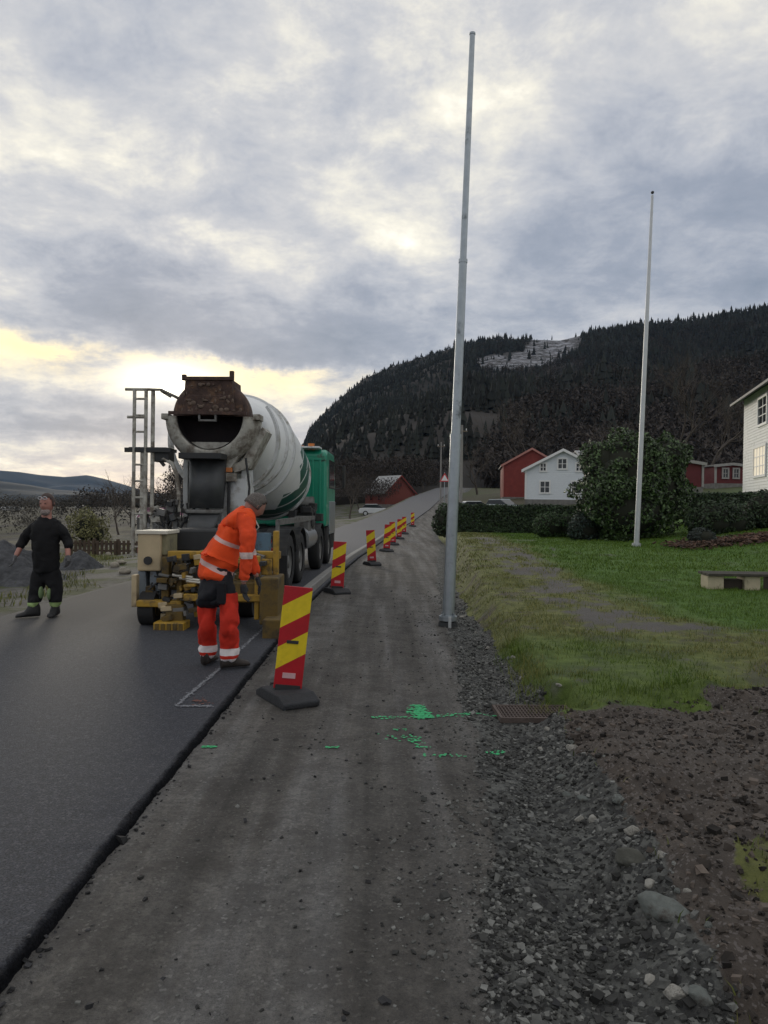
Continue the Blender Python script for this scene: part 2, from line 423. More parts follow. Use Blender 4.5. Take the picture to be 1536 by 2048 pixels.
verge_g = T.mix(T.step(T.m('MULTIPLY', ypos.outputs[0], -1.0), 9, 25), verge_g, far_v)
trk = T.noise(T.vm('MULTIPLY', co, (2.1, .10, 1)), 1.6, 5, .55)
path_c = T.mix(1.0, path_c, T.ramp(trk, [(.34, (.62, .60, .57)), (.5, (1.0, .97, .93)), (.64, (1.45, 1.45, 1.45))]), 'MULTIPLY')
def edge(n): return T.step(T.m('ADD', A(n), T.m('MULTIPLY', T.m('SUBTRACT', n_m, .5), .9)), .38, .62)
c = T.mix(edge('gravel'), path_c, grav_c); c = T.mix(edge('soil'), c, soil_c); c = T.mix(edge('grass'), c, grass_c); c = T.mix(edge('verge'), c, verge_g)
T.put(b.inputs['Base Color'], c); b.inputs['Roughness'].default_value = .88; b.inputs['Specular IOR Level'].default_value = .35
bn = T.new('ShaderNodeBump'); bn.inputs['Strength'].default_value = 1.0; bn.inputs['Distance'].default_value = .018
h = T.m('ADD', T.m('MULTIPLY', n_f, .9), T.m('ADD', T.m('MULTIPLY', n_g, .35), T.m('MULTIPLY', n_m, .8)))
h = T.m('ADD', h, T.m('MULTIPLY', vor2.outputs['Distance'], T.m('MULTIPLY', A('gravel'), -1.2)))
T.put(bn.inputs['Height'], h); T.l.new(bn.outputs[0], b.inputs['Normal'])
for k, (nm, lab) in enumerate([('path', None), ('gravel_verge', None), ('soil_bank', None), ('lawn', None), ('roadside_ground', None)]):
    q = Q[cq == k]; u, inv = np.unique(q.ravel(), return_inverse=True)
    me = np_mesh(nm, V[u], inv.reshape(-1, 4), gm, True, dict(gravel=WG.ravel()[u], soil=WS.ravel()[u], grass=WR.ravel()[u], bare=WB.ravel()[u], lush=WL.ravel()[u], verge=WV.ravel()[u]))
    tag(link(nm, me), kind='structure')

# new asphalt carriageway: a laid course with real thickness and a raw right edge
ra = bpy.data.materials.new('new_asphalt'); ra.use_nodes = True; T = NT(ra.node_tree); b = T.n['Principled BSDF']
co = T.new('ShaderNodeNewGeometry').outputs['Position']; sx = T.new('ShaderNodeSeparateXYZ'); T.l.new(co, sx.inputs[0])
vo = T.new('ShaderNodeTexVoronoi'); T.l.new(co, vo.inputs['Vector']); vo.inputs['Scale'].default_value = 95
vs_ = T.new('ShaderNodeSeparateColor'); T.l.new(vo.outputs['Color'], vs_.inputs[0])
n1 = T.noise(co, 115, 6, .85); n0 = T.noise(co, 22, 4, .7); n2 = T.noise(T.vm('MULTIPLY', co, (1.6, .22, 1)), 1.0, 5, .6)
cc = T.mix(T.ramp(n1, [(.40, 0.), (.62, 1.)]), (.009, .010, .014), (.085, .092, .112))
cc = T.mix(T.m('MULTIPLY', T.m('GREATER_THAN', vs_.outputs[0], .86), .42), cc, (.13, .135, .15)); cc = T.mix(T.ramp(n0, [(.35, .45), (.6, 0.)]), cc, (.022, .023, .028))
dust = T.m('MULTIPLY', T.step(T.m('ADD', sx.outputs[0], T.m('MULTIPLY', T.m('SUBTRACT', n2, .5), 2.6)), -2.7, -4.6), T.step(sx.outputs[1], 6.0, 13.0))
cc = T.mix(T.m('MULTIPLY', dust, .75), cc, (.125, .118, .106))
cc = T.mix(T.m('MULTIPLY', T.step(sx.outputs[1], 14, 34), .8), cc, (.135, .135, .14))
cc = T.mix(T.m('MULTIPLY', A('raw'), .9), cc, (.004, .004, .0045))
T.put(b.inputs['Base Color'], cc); T.put(b.inputs['Roughness'], T.m('ADD', .74, T.m('MULTIPLY', dust, .15))); T.put(b.inputs['Specular IOR Level'], T.m('SUBTRACT', .30, T.m('MULTIPLY', A('raw'), .28)))
bn = T.new('ShaderNodeBump'); bn.inputs['Strength'].default_value = .8; bn.inputs['Distance'].default_value = .006
T.put(bn.inputs['Height'], T.m('ADD', n1, T.m('MULTIPLY', vo.outputs['Distance'], -.6))); T.l.new(bn.outputs[0], b.inputs['Normal'])
ra.node_tree.nodes  # keep
ya = steps(-60, 330, 1.5, 14, .022, 1.05, 3)
prof = [(-RW - .06, -.06, 0), (-RW, -.006, 0), (-RW + .1, 0, 0), (-2.6, .012, 0), (-.6, .004, 0), (-.055, 0, 0), (-.038, -.002, .5), (-.022, -.013, .9), (-.004, -.036, 1), (.008, -.065, 1)]
VV = []; raw = []
for y in ya:
    e = float(E_(y)); z = float(ZR(y)); k = len(VV)
    for j, (dx, dz, rw) in enumerate(prof):
        jx = .022 * float(fbm(np.array([y * 1.0]), np.array([j * .35]), 3.1, 7, .72)[0]) if rw > 0 else 0
        jz = .010 * float(fbm(np.array([y * 1.0]), np.array([j * 1.7]), 18, 4, .7)[0]) if rw > 0 else 0
        VV.append((e + dx + jx, y, z + dz + jz)); raw.append(rw)
np_ = len(prof); n = len(ya)
QQ = [(i * np_ + j, i * np_ + j + 1, (i + 1) * np_ + j + 1, (i + 1) * np_ + j) for i in range(n - 1) for j in range(np_ - 1)]
tag(link('asphalt_road', np_mesh('asphalt_road', VV, QQ, ra, True, dict(raw=raw))), kind='structure')

# fjord on the left, far below the road
m = mat('fjord_water', (.02, .03, .035), .08, var=.05, bump=.25, bscale=.15)
me = np_mesh('fjord', [(-6000, 500, -13.5), (-250, 500, -13.5), (-1150, 3400, -13.5), (-6000, 3400, -13.5)], [(0, 1, 2, 3)], m)
tag(link('fjord_water', me), kind='structure')

# ------------------------------------------------------------------ mountain and far hills
def ridge_fn(pts):
    pr = sorted((azel(x, y)) for x, y in pts)
    A_ = np.array([p[0] for p in pr]); E2 = np.array([p[1] for p in pr])
    return lambda a: np.interp(a, A_, E2)
ridge = ridge_fn([(430, 1012), (500, 990), (560, 940), (603, 880), (622, 838), (650, 808), (690, 772), (730, 740), (790, 715), (850, 696), (905, 680), (940, 669), (1000, 660), (1060, 662), (1120, 664),
                  (1170, 652), (1210, 642), (1290, 634), (1380, 626), (1450, 612), (1536, 596), (1700, 575), (1900, 600), (2300, 570), (3200, 640)])
def mz(a, r, rd=900.0, r0=130.0):
    zt = 1.62 + rd * np.tan(ridge(a)) - 9
    z0 = 3.0
    t = np.clip((r - r0) / (rd - r0), 0, 1.6)
    g = np.where(t < 1, .55 * t + .45 * t * t, 1 - .35 * (t - 1))
    lump = sst(t, .03, .25) * (1 - .85 * sst(t, .75, 1.0)) * (t <= 1)
    x = r * np.sin(a); y = r * np.cos(a); px = 768 + F * np.tan(a)
    lump = lump * (1 - .9 * sst(px, 900, 960) * (1 - sst(px, 1160, 1220)) * sst(t, .35, .6))
    return z0 + (zt - z0) * g * sst(t, 0, .06) + lump * 30 * fbm(x, y, .006, 4) * np.clip((zt - 20) / 120, 0, 1)
aa = np.linspace(azel(430, 1000)[0], R(62), 260); rr = 130 + (np.linspace(0, 1, 120) ** 1.4) * 1200
AA, RR_ = np.meshgrid(aa, rr, indexing='ij')
MZ = mz(AA, RR_)
MZ[:, 0] = -40
MX = RR_ * np.sin(AA); MY = RR_ * np.cos(AA)
def snowmask(a, r):
    px = 768 + F * np.tan(a)
    t = (r - 130) / 770
    lo = np.interp(px, [940, 1000, 1080, 1150], [.74, .68, .72, .84]); hi = np.interp(px, [950, 1040, 1070, 1160], [.80, .84, 1.05, 1.05])
    return sst(px, 935, 975) * (1 - sst(px, 1135, 1165)) * sst(t, lo - .03, lo + .02) * (1 - sst(t, hi, hi + .03))
hm = bpy.data.materials.new('hillside'); hm.use_nodes = True; T = NT(hm.node_tree); b = T.n['Principled BSDF']
co = T.new('ShaderNodeNewGeometry').outputs['Position']
hc = T.mix(T.ramp(T.noise(co, .02, 6, .65), [(.35, 0.), (.65, 1.)]), (.012, .012, .010), (.028, .022, .018))
hc = T.mix(T.m('MULTIPLY', A('snow'), T.step(T.noise(co, .11, 7, .8), .43, .62)), hc, (.33, .34, .38))
T.put(b.inputs['Base Color'], hc); b.inputs['Roughness'].default_value = .95
na, nr = AA.shape
i2, j2 = np.meshgrid(np.arange(na - 1), np.arange(nr - 1), indexing='ij')
QM = np.stack([i2 * nr + j2, i2 * nr + j2 + 1, (i2 + 1) * nr + j2 + 1, (i2 + 1) * nr + j2], -1).reshape(-1, 4)
me = np_mesh('mountain', np.stack([MX, MY, MZ], -1).reshape(-1, 3), QM, hm, True, dict(snow=snowmask(AA, RR_).ravel()))
tag(link('mountain', me), kind='structure')

def far_ridge(name, pts, rd, r0, c, amp=10):
    rf = ridge_fn(pts); a = np.linspace(R(-62), R(25), 240); r = np.linspace(0, 1, 26)
    A2, R2 = np.meshgrid(a, r, indexing='ij')
    rad = r0 + (rd - r0) * R2 * 1.0
    z = -16 + (1.62 + rd * np.tan(rf(A2)) + 16) * R2 ** 1.3 + amp * fbm(rad * np.sin(A2), rad * np.cos(A2), .004, 4) * np.sin(np.pi * R2)
    z2 = z[:, -1:] * .4 - 20
    rad = np.concatenate([rad, rad[:, -1:] + 500], 1); z = np.concatenate([z, z2], 1); A2 = np.concatenate([A2, A2[:, -1:]], 1)
    k = z.shape[1]; i3, j3 = np.meshgrid(np.arange(239), np.arange(k - 1), indexing='ij')
    q = np.stack([i3 * k + j3, i3 * k + j3 + 1, (i3 + 1) * k + j3 + 1, (i3 + 1) * k + j3], -1).reshape(-1, 4)
    me = np_mesh(name, np.stack([rad * np.sin(A2), rad * np.cos(A2), z], -1).reshape(-1, 3), q, mat(name, c, .95, var=.35, vscale=.01), True)
    tag(link(name, me), kind='structure')
far_ridge('far_hills', [(-1500, 900), (-700, 925), (-300, 930), (-100, 945), (0, 941), (40, 944), (80, 950), (130, 954), (175, 950), (210, 958), (245, 968), (300, 985), (420, 992), (600, 1000), (1400, 1005)], 5000, 3600, (.012, .016, .020), 30)
far_ridge('near_shore_hills', [(-1500, 940), (-700, 950), (-300, 962), (0, 962), (60, 970), (110, 979), (180, 984), (260, 993), (400, 1003), (600, 1008), (1400, 1010)], 2300, 1500, (.010, .012, .012), 20)

# ------------------------------------------------------------------ woods
def cone_proto(n=6):
    """a spruce of unit height: three ragged skirts"""
    v = []; f = []
    for (z0, z1, r) in ((.10, .52, .17), (.34, .78, .125), (.60, 1.0, .075)):
        k = len(v); v.append((0, 0, z1))
        for j in range(n):
            a = 2 * math.pi * (j + z0 * 3) / n; rr_ = r * (1.12 if j % 2 else .82)
            v.append((rr_ * math.cos(a), rr_ * math.sin(a), z0 + (.03 if j % 2 else -.02)))
        f += [(k, k + 1 + j, k + 1 + (j + 1) % n) for j in range(n)]
    return np.array(v), np.array(f)
def scatter(proto, P, S, A3, val=None, sx=None, tilt=0.0):
    """copies of a small mesh baked into one: positions, heights, turns"""
    pv, pf = proto; n = len(P); k = len(pv)
    ca, sa = np.cos(A3)[:, None], np.sin(A3)[:, None]
    w_ = S if sx is None else sx
    x = (pv[None, :, 0] * ca - pv[None, :, 1] * sa) * w_[:, None] + P[:, 0:1]
    y = (pv[None, :, 0] * sa + pv[None, :, 1] * ca) * w_[:, None] + P[:, 1:2]
    z = pv[None, :, 2] * S[:, None] + P[:, 2:3]
    V_ = np.stack([x, y, z], -1).reshape(-1, 3)
    F_ = (pf[None] + (np.arange(n) * k)[:, None, None]).reshape(-1, pf.shape[1])
    return V_, F_, None if val is None else np.repeat(val, k)
def rnd_cloud(n, sp=1.0, flatten=1.0):
    """a bare or leafy crown of unit height: loose small triangles through a rounded volume"""
    g = np.random.default_rng(3); v = []
    for i in range(n):
        d = g.normal(size=3); d /= np.linalg.norm(d); r = .42 * g.random() ** .35
        c_ = np.array([d[0] * r, d[1] * r, .55 + d[2] * r * flatten]); t = g.normal(size=(3, 3)) * .055 * sp
        t[:, 2] *= 1.5; v += [c_ + t[0], c_ + t[1], c_ + t[2]]
    return np.array(v), np.arange(3 * n).reshape(-1, 3)
N = 38000
a = rng.uniform(azel(560, 1000)[0], R(60), N); r = np.sqrt(rng.uniform(190 ** 2, 960 ** 2, N))
px = 768 + F * np.tan(a); t = (r - 130) / 770
zt = ridge(a) * 900
clump = fbm(r * np.sin(a), r * np.cos(a), .012, 4)
snow = snowmask(a, r)
conif = (clump + .15 * (t > .4) > -.18 - .12 * (px < 900) * (t > .3) - .12 * (t > .72)) & (snow < .25 + .0 * a) & (r < 912) & (zt > 10)
keep = conif | ((snow > .25) & (rng.random(N) < .05))
P = np.stack([r * np.sin(a), r * np.cos(a), mz(a, r) - .5], -1)[keep]
tall = rng.random(keep.sum()) < .05; front = ((px > 940) & (px < 1165) & (t > .42) & (t < .72))[keep]
S = (4.2 + 7.5 * rng.random(keep.sum()) ** 1.6) * (1 + .35 * tall) * np.where(front, .55, 1); S *= np.where(px[keep] < 900, .60, .9)
S *= np.where(r[keep] > 860, rng.uniform(.35, 1.0, keep.sum()), 1)
fm = mat('spruce_needles', (.013, .016, .0135), .9, var=.45, vscale=.012, attr='tone', attr_amp=.8)
V_, F_, t_ = scatter(cone_proto(), P, S, rng.uniform(0, 6, len(P)), rng.random(len(P)), S * rng.uniform(.9, 1.7, len(S)))
o = tag(link('spruce_forest', np_mesh('spruce_forest', V_, F_, fm, False, dict(tone=t_))), 'dark spruce forest covering the mountain up to its ridge', 'forest', kind='stuff')
# bare brown broadleaf wood between and below the spruce
N = 13000
a = rng.uniform(azel(590, 1000)[0], R(60), N); r = 150 + 700 * rng.random(N) ** 1.6
px = 768 + F * np.tan(a); clump = fbm(r * np.sin(a), r * np.cos(a), .012, 4); t = (r - 130) / 770
keep = (rng.random(N) < np.where((clump < -.12) | (t < .12), 1.0, .45)) & (snowmask(a, r) < .1) & (ridge(a) * 900 > 10) & (r * np.sin(a) > P_(r) + 2) & (r < 860)
P = np.stack([r * np.sin(a), r * np.cos(a), mz(a, r) - .3], -1)[keep]; S = rng.uniform(5, 9, keep.sum())
bmk = mat('bare_wood_twigs', (.034, .028, .025), .95, var=.4, vscale=.02, attr='tone', attr_amp=.6)
V_, F_, t_ = scatter(rnd_cloud(70, .75), P, S, rng.uniform(0, 6, len(P)), rng.random(len(P)), S * 1.1)
tag(link('bare_broadleaf_wood', np_mesh('bare_broadleaf_wood', V_, F_, bmk, False, dict(tone=t_))), 'bare brown winter wood low on the mountainside', 'forest', kind='stuff')
# scrub and woods down the slope on the left of the road
N = 3000
x = rng.uniform(-420, -22, N); y = 85 + 540 * rng.random(N) ** 1.3
keep = (x < -.23 * y - 5) | ((x < -14) & (y > 70) & (rng.random(N) < .5))
keep &= rng.random(N) < .8
x, y = x[keep], y[keep]; P = np.stack([x, y, gz(x, y, False) - .2], -1); S = rng.uniform(2.0, 5.2, len(x))
V_, F_, t_ = scatter(rnd_cloud(210, .38), P, S, rng.uniform(0, 6, len(P)), rng.random(len(P)), S * 1.35)
tag(link('valley_scrub', np_mesh('valley_scrub', V_, F_, mat('valley_scrub', (.060, .055, .046), .95, var=.3, vscale=.05, attr='tone', attr_amp=.7), False, dict(tone=t_))), 'brown scrub and bare bushes on the slope towards the fjord', 'scrub', kind='stuff')
# low wood closing the view behind the truck and beyond the road
N = 700
y = rng.uniform(90, 210, N); x = E_(y) - RW - 3 - rng.random(N) ** 1.3 * 40
P = np.stack([x, y, np.interp(x - E_(y), [-60, -5], [-3, 0]) + ZR(y) - .4], -1); S = rng.uniform(4.0, 8.0, N) * np.where(y < 115, .5, 1)
V_, F_, t_ = scatter(rnd_cloud(260, .36), P, S, rng.uniform(0, 6, N), rng.random(N), S)
tag(link('roadside_wood', np_mesh('roadside_wood', V_, F_, bmk, False, dict(tone=t_))), 'bare winter wood left of the far road behind the truck', 'forest', kind='stuff')

# ------------------------------------------------------------------ loose stones, clods and grass
cube = np.array([(x, y, z) for z in (-1, 1) for x, y in ((-1, -1), (1, -1), (1, 1), (-1, 1))], float) * .5
CF = np.array([(3, 2, 1, 0), (4, 5, 6, 7), (0, 1, 5, 4), (1, 2, 6, 5), (2, 3, 7, 6), (3, 0, 4, 7)])
def stones(P, S, flat=.65):
    n = len(P)
    v = cube[None] * (1 + .0 * S[:, None, None]) + rng.normal(size=(n, 8, 3)) * .13
    v = v * np.stack([rng.uniform(.7, 1.3, n), rng.uniform(.7, 1.3, n), rng.uniform(flat * .6, flat * 1.3, n)], -1)[:, None, :] * S[:, None, None]
    a, t = rng.uniform(0, 6.28, n), rng.normal(size=n) * .45
    ca, sa, ct, st = np.cos(a), np.sin(a), np.cos(t), np.sin(t)
    x, y, z = v[..., 0], v[..., 1], v[..., 2]
    y, z = y * ct[:, None] - z * st[:, None], y * st[:, None] + z * ct[:, None]
    x, y = x * ca[:, None] - y * sa[:, None], x * sa[:, None] + y * ca[:, None]
    V_ = (np.stack([x, y, z], -1) + P[:, None]).reshape(-1, 3)
    return V_, (CF[None] + (np.arange(n) * 8)[:, None, None]).reshape(-1, 4)
def sample(n, xr, yr, fn, near=1.0):
    x = rng.uniform(*xr, n); y = yr[0] + (yr[1] - yr[0]) * rng.random(n) ** near
    k = rng.random(n) < fn(x, y); return x[k], y[k]
x, y = sample(120000, (.2, 3.2), (1.7, 16), lambda x, y: weights(x, y)[0] * np.clip(1.1 - y / 18, 0, 1) * (.35 + .65 * sst(fbm(x, y, 2.4, 3), -.25, .2)), 1.7)
S = rng.gamma(2.2, .0036, len(x)) + .0035; S = np.minimum(S, .05)
P = np.stack([x, y, gz(x, y) + S * .12], -1)
V_, F_ = stones(P, S)
gmst = mat('crushed_stone', (.108, .109, .102), .85, var=.3, vscale=30, attr='tone', attr_amp=.85)
tag(link('crushed_gravel', np_mesh('crushed_gravel', V_, F_, gmst, False, dict(tone=np.repeat(rng.random(len(x)) ** 2.4 + 1.5 * (rng.random(len(x)) > .975), 8)))), 'grey crushed gravel along the right edge of the path', 'gravel', kind='stuff')
x, y = sample(30000, (-1.2, 2.2), (1.7, 14), lambda x, y: (x < P_(y)) * (x > E_(y) + .05) * (.04 + .85 * np.exp(-((P_(y) - x) / .42) ** 2) * (.3 + .7 * sst(fbm(x, y, 2.0, 4), -.2, .2))), 1.5)
S = rng.gamma(2.0, .0030, len(x)) + .003; P = np.stack([x, y, gz(x, y) + S * .1], -1); V_, F_ = stones(P, S)
tag(link('loose_grit', np_mesh('loose_grit', V_, F_, gmst, False, dict(tone=np.repeat(rng.random(len(x)) ** 1.6, 8)))), 'loose grit strewn over the old path surface', 'gravel', kind='stuff')
x, y = sample(36000, (.95, 7), (1.8, 8.5), lambda x, y: weights(x, y)[1] * .9, 1.2)
S = rng.gamma(1.5, .0050, len(x)) + .004; S = np.minimum(S, .06); P = np.stack([x, y, gz(x, y) + S * .1], -1); V_, F_ = stones(P, S, .8)
tag(link('soil_clods', np_mesh('soil_clods', V_, F_, mat('soil_clod', (.072, .058, .048), .95, var=.3, vscale=20, attr='tone', attr_amp=.8), False, dict(tone=np.repeat(rng.random(len(x)) ** 2.2 + 1.6 * (rng.random(len(x)) > .985), 8)))), 'dark crumbled soil and small stones on the bare bank', 'soil', kind='stuff')

x, y = sample(26000, (-1.5, .9), (1.7, 16), lambda x, y: np.exp(-((x - E_(y) - .015) / .028) ** 2) * .6 + (x > E_(y)) * .02, 1.6)
S = rng.gamma(2.0, .0035, len(x)) + .003; zc = np.where(x < E_(y) - .03, ZR(y), np.maximum(gz(x, y), ZR(y) - .045)) + S * .1
V_, F_ = stones(np.stack([x, y, zc], -1), S)
tag(link('asphalt_crumbs', np_mesh('asphalt_crumbs', V_, F_, mat('asphalt_crumb', (.022, .022, .024), .8, var=.3, attr='tone', attr_amp=.8), False, dict(tone=np.repeat(rng.random(len(x)), 8)))), 'black asphalt crumbs along the raw edge of the new road', 'crumbs', kind='stuff')

def blades(name, x, y, h, wd, m, label, cat):
    n = len(x); z = gz(x, y) - .01; a = rng.uniform(0, 6.28, n); ln = rng.normal(size=(n, 2)) * .35
    dx, dy = np.cos(a) * wd / 2, np.sin(a) * wd / 2
    b0 = np.stack([x - dx, y - dy, z], -1); b1 = np.stack([x + dx, y + dy, z], -1)
    mid = np.stack([x + ln[:, 0] * h * .4, y + ln[:, 1] * h * .4, z + h * .6], -1); o_ = np.stack([dx, dy, 0 * dx], -1) * .7
    tip = np.stack([x + ln[:, 0] * h * 1.2, y + ln[:, 1] * h * 1.2, z + h], -1)
    V_ = np.stack([b0, b1, mid + o_, mid - o_, tip], 1).reshape(-1, 3); k = np.arange(n)[:, None] * 5
    Fa = np.concatenate([k + np.array([[0, 1, 2]]), k + np.array([[0, 2, 3]]), k + np.array([[3, 2, 4]])])
    tone = np.repeat(rng.random(n), 5); _, _, _, _, lu, _ = weights(x, y)
    me = np_mesh(name, V_, Fa, m, False, dict(tone=tone, lush=np.repeat(lu, 5)))
    return tag(link(name, me), label, cat, kind='stuff')
gb = bpy.data.materials.new('grass_blade'); gb.use_nodes = True; T = NT(gb.node_tree); b = T.n['Principled BSDF']
pos = T.new('ShaderNodeNewGeometry').outputs['Position']
lushc = T.mix(A('tone'), (.040, .082, .008), (.125, .200, .024)); dryc = T.mix(A('tone'), (.055, .085, .015), (.240, .225, .075))
lf = T.step(T.m('ADD', A('lush'), T.m('MULTIPLY', T.m('SUBTRACT', T.noise(pos, 1.1, 4, .6), .5), 1.5)), .25, .75)
T.put(b.inputs['Base Color'], T.mix(lf, dryc, lushc)); b.inputs['Roughness'].default_value = .7; b.inputs['Specular IOR Level'].default_value = .25
def gmask(x, y):
    wts = weights(x, y); return wts[2] * (1 - .85 * wts[3]) * (.12 + .88 * sst(fbm(x, y, 2.2, 5, .6) + .25 * wts[4], -.22, .22))
x, y = sample(150000, (.9, 9), (2, 15), lambda x, y: gmask(x, y), 1.15)
blades('grass_tufts', x, y, rng.uniform(.02, .075, len(x)), rng.uniform(.004, .008, len(x)), gb, 'short rough grass growing over the roadside lawn', 'grass')
x, y = sample(120000, (1.5, 22), (15, 32), gmask, 1.1)
blades('far_grass', x, y, rng.uniform(.03, .08, len(x)), rng.uniform(.010, .018, len(x)), gb, 'bright green lawn grass in front of the shrubs', 'grass')
x, y = sample(9000, (.85, 2.6), (5.9, 8.5), lambda x, y: np.exp(-((x - P_(y) - .62) / .12) ** 2) * (x < 3) + np.exp(-((y - (5.65 + .5 * (x - 1.4))) / .13) ** 2) * (x > 1.45), 1)
blades('grass_fringe', x, y, rng.uniform(.04, .12, len(x)), rng.uniform(.004, .007, len(x)), gb, 'longer grass hanging over the cut edge of the lawn by the gully', 'grass')
x, y = sample(30000, (-14, -5.2), (8, 40), lambda x, y: sst((E_(y) - RW) - x, .25, .9) * sst(fbm(x, y, .8, 4), -.05, .2), 1)
blades('verge_grass', x, y, rng.uniform(.04, .16, len(x)), rng.uniform(.010, .020, len(x)), gb, 'patchy grass on the left verge of the road', 'grass')
# ------------------------------------------------------------------ palette
galv = mat('galvanised_steel', (.36, .40, .43), .42, .85, var=.12, vscale=8, dirt=.2, dirtc=(.20, .22, .23))
galvd = mat('aluminium_pole', (.52, .54, .55), .45, .6, var=.08)
white = mat('white_boards', (.74, .74, .73), .6, var=.06, vscale=1.2, dirt=.15, dirtc=(.42, .42, .40))
whitet = mat('white_trim', (.74, .74, .74), .55, var=.04)
bluew = mat('cool_white_boards', (.66, .70, .74), .6, var=.05)
dulltrim = mat('dull_trim', (.30, .29, .28), .7)
redb = mat('red_barn_boards', (.19, .030, .024), .75, var=.22, vscale=2)
redd = mat('dark_red_boards', (.11, .016, .020), .75, var=.2, vscale=2)
slate = mat('slate_roof', (.10, .105, .11), .6, var=.25, vscale=1.5)
tiler = mat('pale_slate_roof', (.30, .305, .31), .65, var=.25, vscale=1.5)
pane = mat('dark_window_glass', (.02, .024, .03), .08, var=.05)
stonef = mat('foundation_stone', (.17, .165, .155), .85, var=.35, vscale=3, bump=.5, bscale=8)
bark = mat('grey_bark', (.075, .062, .052), .95, var=.3, vscale=12, bump=.6, bscale=30)
twig = mat('bare_twigs', (.075, .062, .050), .95, var=.2, vscale=5)
wood = mat('weathered_plank', (.16, .13, .095), .8, var=.3, vscale=5, dirt=.3)
paleblock = mat('pale_timber_block', (.46, .40, .28), .75, var=.15, vscale=7, dirt=.15, dirtc=(.2, .17, .12))
lit = mat('lit_window_curtain', (.75, .66, .52), .7, var=.12, vscale=4, emit=.35)

# ------------------------------------------------------------------ houses
def cladding(mb, wd, eave, ridge, org, ux, nrm, pitch=.16, z0=0.0, gable=True):
    """lapped weatherboards over one wall; nrm points outwards"""
    O, X, Nn = Vector(org), Vector(ux), Vector(nrm); z = z0
    top = ridge if gable else eave
    while z < top - .02:
        z1 = min(z + pitch, top)
        def half(q): return wd / 2 if q <= eave or not gable else max(wd / 2 * (ridge - q) / (ridge - eave), .01)
        a, b_ = half(z), half(z1)
        vs = [O + X * -a + Nn * .035, O + X * a + Nn * .035, O + X * b_ + Nn * .012, O + X * -b_ + Nn * .012]
        vs = [v + Vector((0, 0, zz_)) for v, zz_ in zip(vs, (z, z, z1, z1))]
        lo = [O + X * -a, O + X * a]; lo = [v + Vector((0, 0, z)) for v in lo]
        mb._add(vs + lo, [(0, 1, 2, 3), (4, 5, 1, 0)], False); z = z1
def house(name, label, cat, cx, fy, zb, rz, wd, dp, eave, ridge, wm, rm, tm, wins=(), over=.35, found=.4, group=None, chimney=None, lap=True, corner=True):
    """gable end faces local -y; origin at the middle of that gable on the ground"""
    t = empty(name, (cx, fy, zb), rz, label, cat, group)
    m = MB(); m.prism([(-wd / 2, found), (wd / 2, found), (wd / 2, eave), (0, ridge), (-wd / 2, eave)], (0, dp, 0))
    if lap:
        cladding(m, wd, eave, ridge, (0, 0, 0), (1, 0, 0), (0, -1, 0), z0=found)
        cladding(m, dp, eave, ridge, (-wd / 2, dp / 2, 0), (0, -1, 0), (-1, 0, 0), z0=found, gable=False)
    m.build('wall', wm, t)
    MB().box((0, dp / 2, found / 2 - 1.2), (wd + .06, dp + .06, found + 2.4)).build('foundation', stonef, t)
    sl = math.atan2(ridge - eave, wd / 2); L = math.hypot(ridge - eave, wd / 2) + over
    r_ = MB()
    for s in (-1, 1):
        ex = s * (wd / 2 + over * math.cos(sl)); ez = eave - over * math.sin(sl)
        r_.prism([(0, ridge + .04), (ex, ez + .04), (ex, ez + .17), (0, ridge + .19)], (0, dp + 2 * over, 0), org=(0, -over, 0))
    rf = r_.build('roof', rm, t)
    bb = MB()
    for s in (-1, 1):
        ex = s * (wd / 2 + over * math.cos(sl) + .02); ez = eave - over * math.sin(sl)
        bb.prism([(0, ridge + .20), (ex, ez + .18), (ex, ez - .06), (0, ridge - .04)], (0, -.05, 0), org=(0, -over - .003, 0))
    bb.build('bargeboard', tm, rf)
    if chimney:
        q = MB().box((chimney[0], chimney[1], ridge + .1), (.7, .7, 1.7)).box((chimney[0], chimney[1], ridge + 1.0), (.85, .85, .16)); q.build('chimney', mat('chimney_render', (.5, .5, .5), .8), rf)
    if corner:
        for s in (-1, 1): MB().box((s * (wd / 2 - .03), -.03, (found + eave) / 2), (.16, .12, eave - found)).build('corner_board', tm, t)
    for (face, u, z, w_, h_, litw) in wins:
        if face == 'f': O, X, Nn = Vector((u, -.02, z)), Vector((1, 0, 0)), Vector((0, -1, 0))
        else: O, X, Nn = Vector((-wd / 2 - .02, u, z)), Vector((0, -1, 0)), Vector((-1, 0, 0))
        def bx(mb, du, dz, ww, hh, dn, th):
            c_ = O + X * du + Vector((0, 0, dz)) + Nn * dn; d_ = [abs(X.x) * ww + abs(Nn.x) * th, abs(X.y) * ww + abs(Nn.y) * th, hh]
            mb.box(c_, d_)
        fr = MB()
        for s in (-1, 1): bx(fr, s * (w_ / 2 + .06), 0, .13, h_ + .26, .035, .10); bx(fr, 0, s * (h_ / 2 + .06), w_ - .002, .13, .035, .098)
        f_ = fr.build('window', tm, t)
        pn = MB(); bx(pn, 0, 0, w_, h_, .0, .05); pn.build('pane', lit if litw else pane, f_)
        mu = MB(); bx(mu, 0, 0, .06, h_ - .01, .032, .03)
        for q in ((-.17, .17) if h_ > 1.1 else (0.,)): bx(mu, 0, q * h_, w_ - .01, .045, .034, .03)
        if litw:
            for s in (-.46, .46): bx(mu, s * w_ * .55, 0, .05, h_ - .01, .03, .03)
        mu.build('glazing_bar', tm, f_)
    return t
p = at(1484, 985, 44)
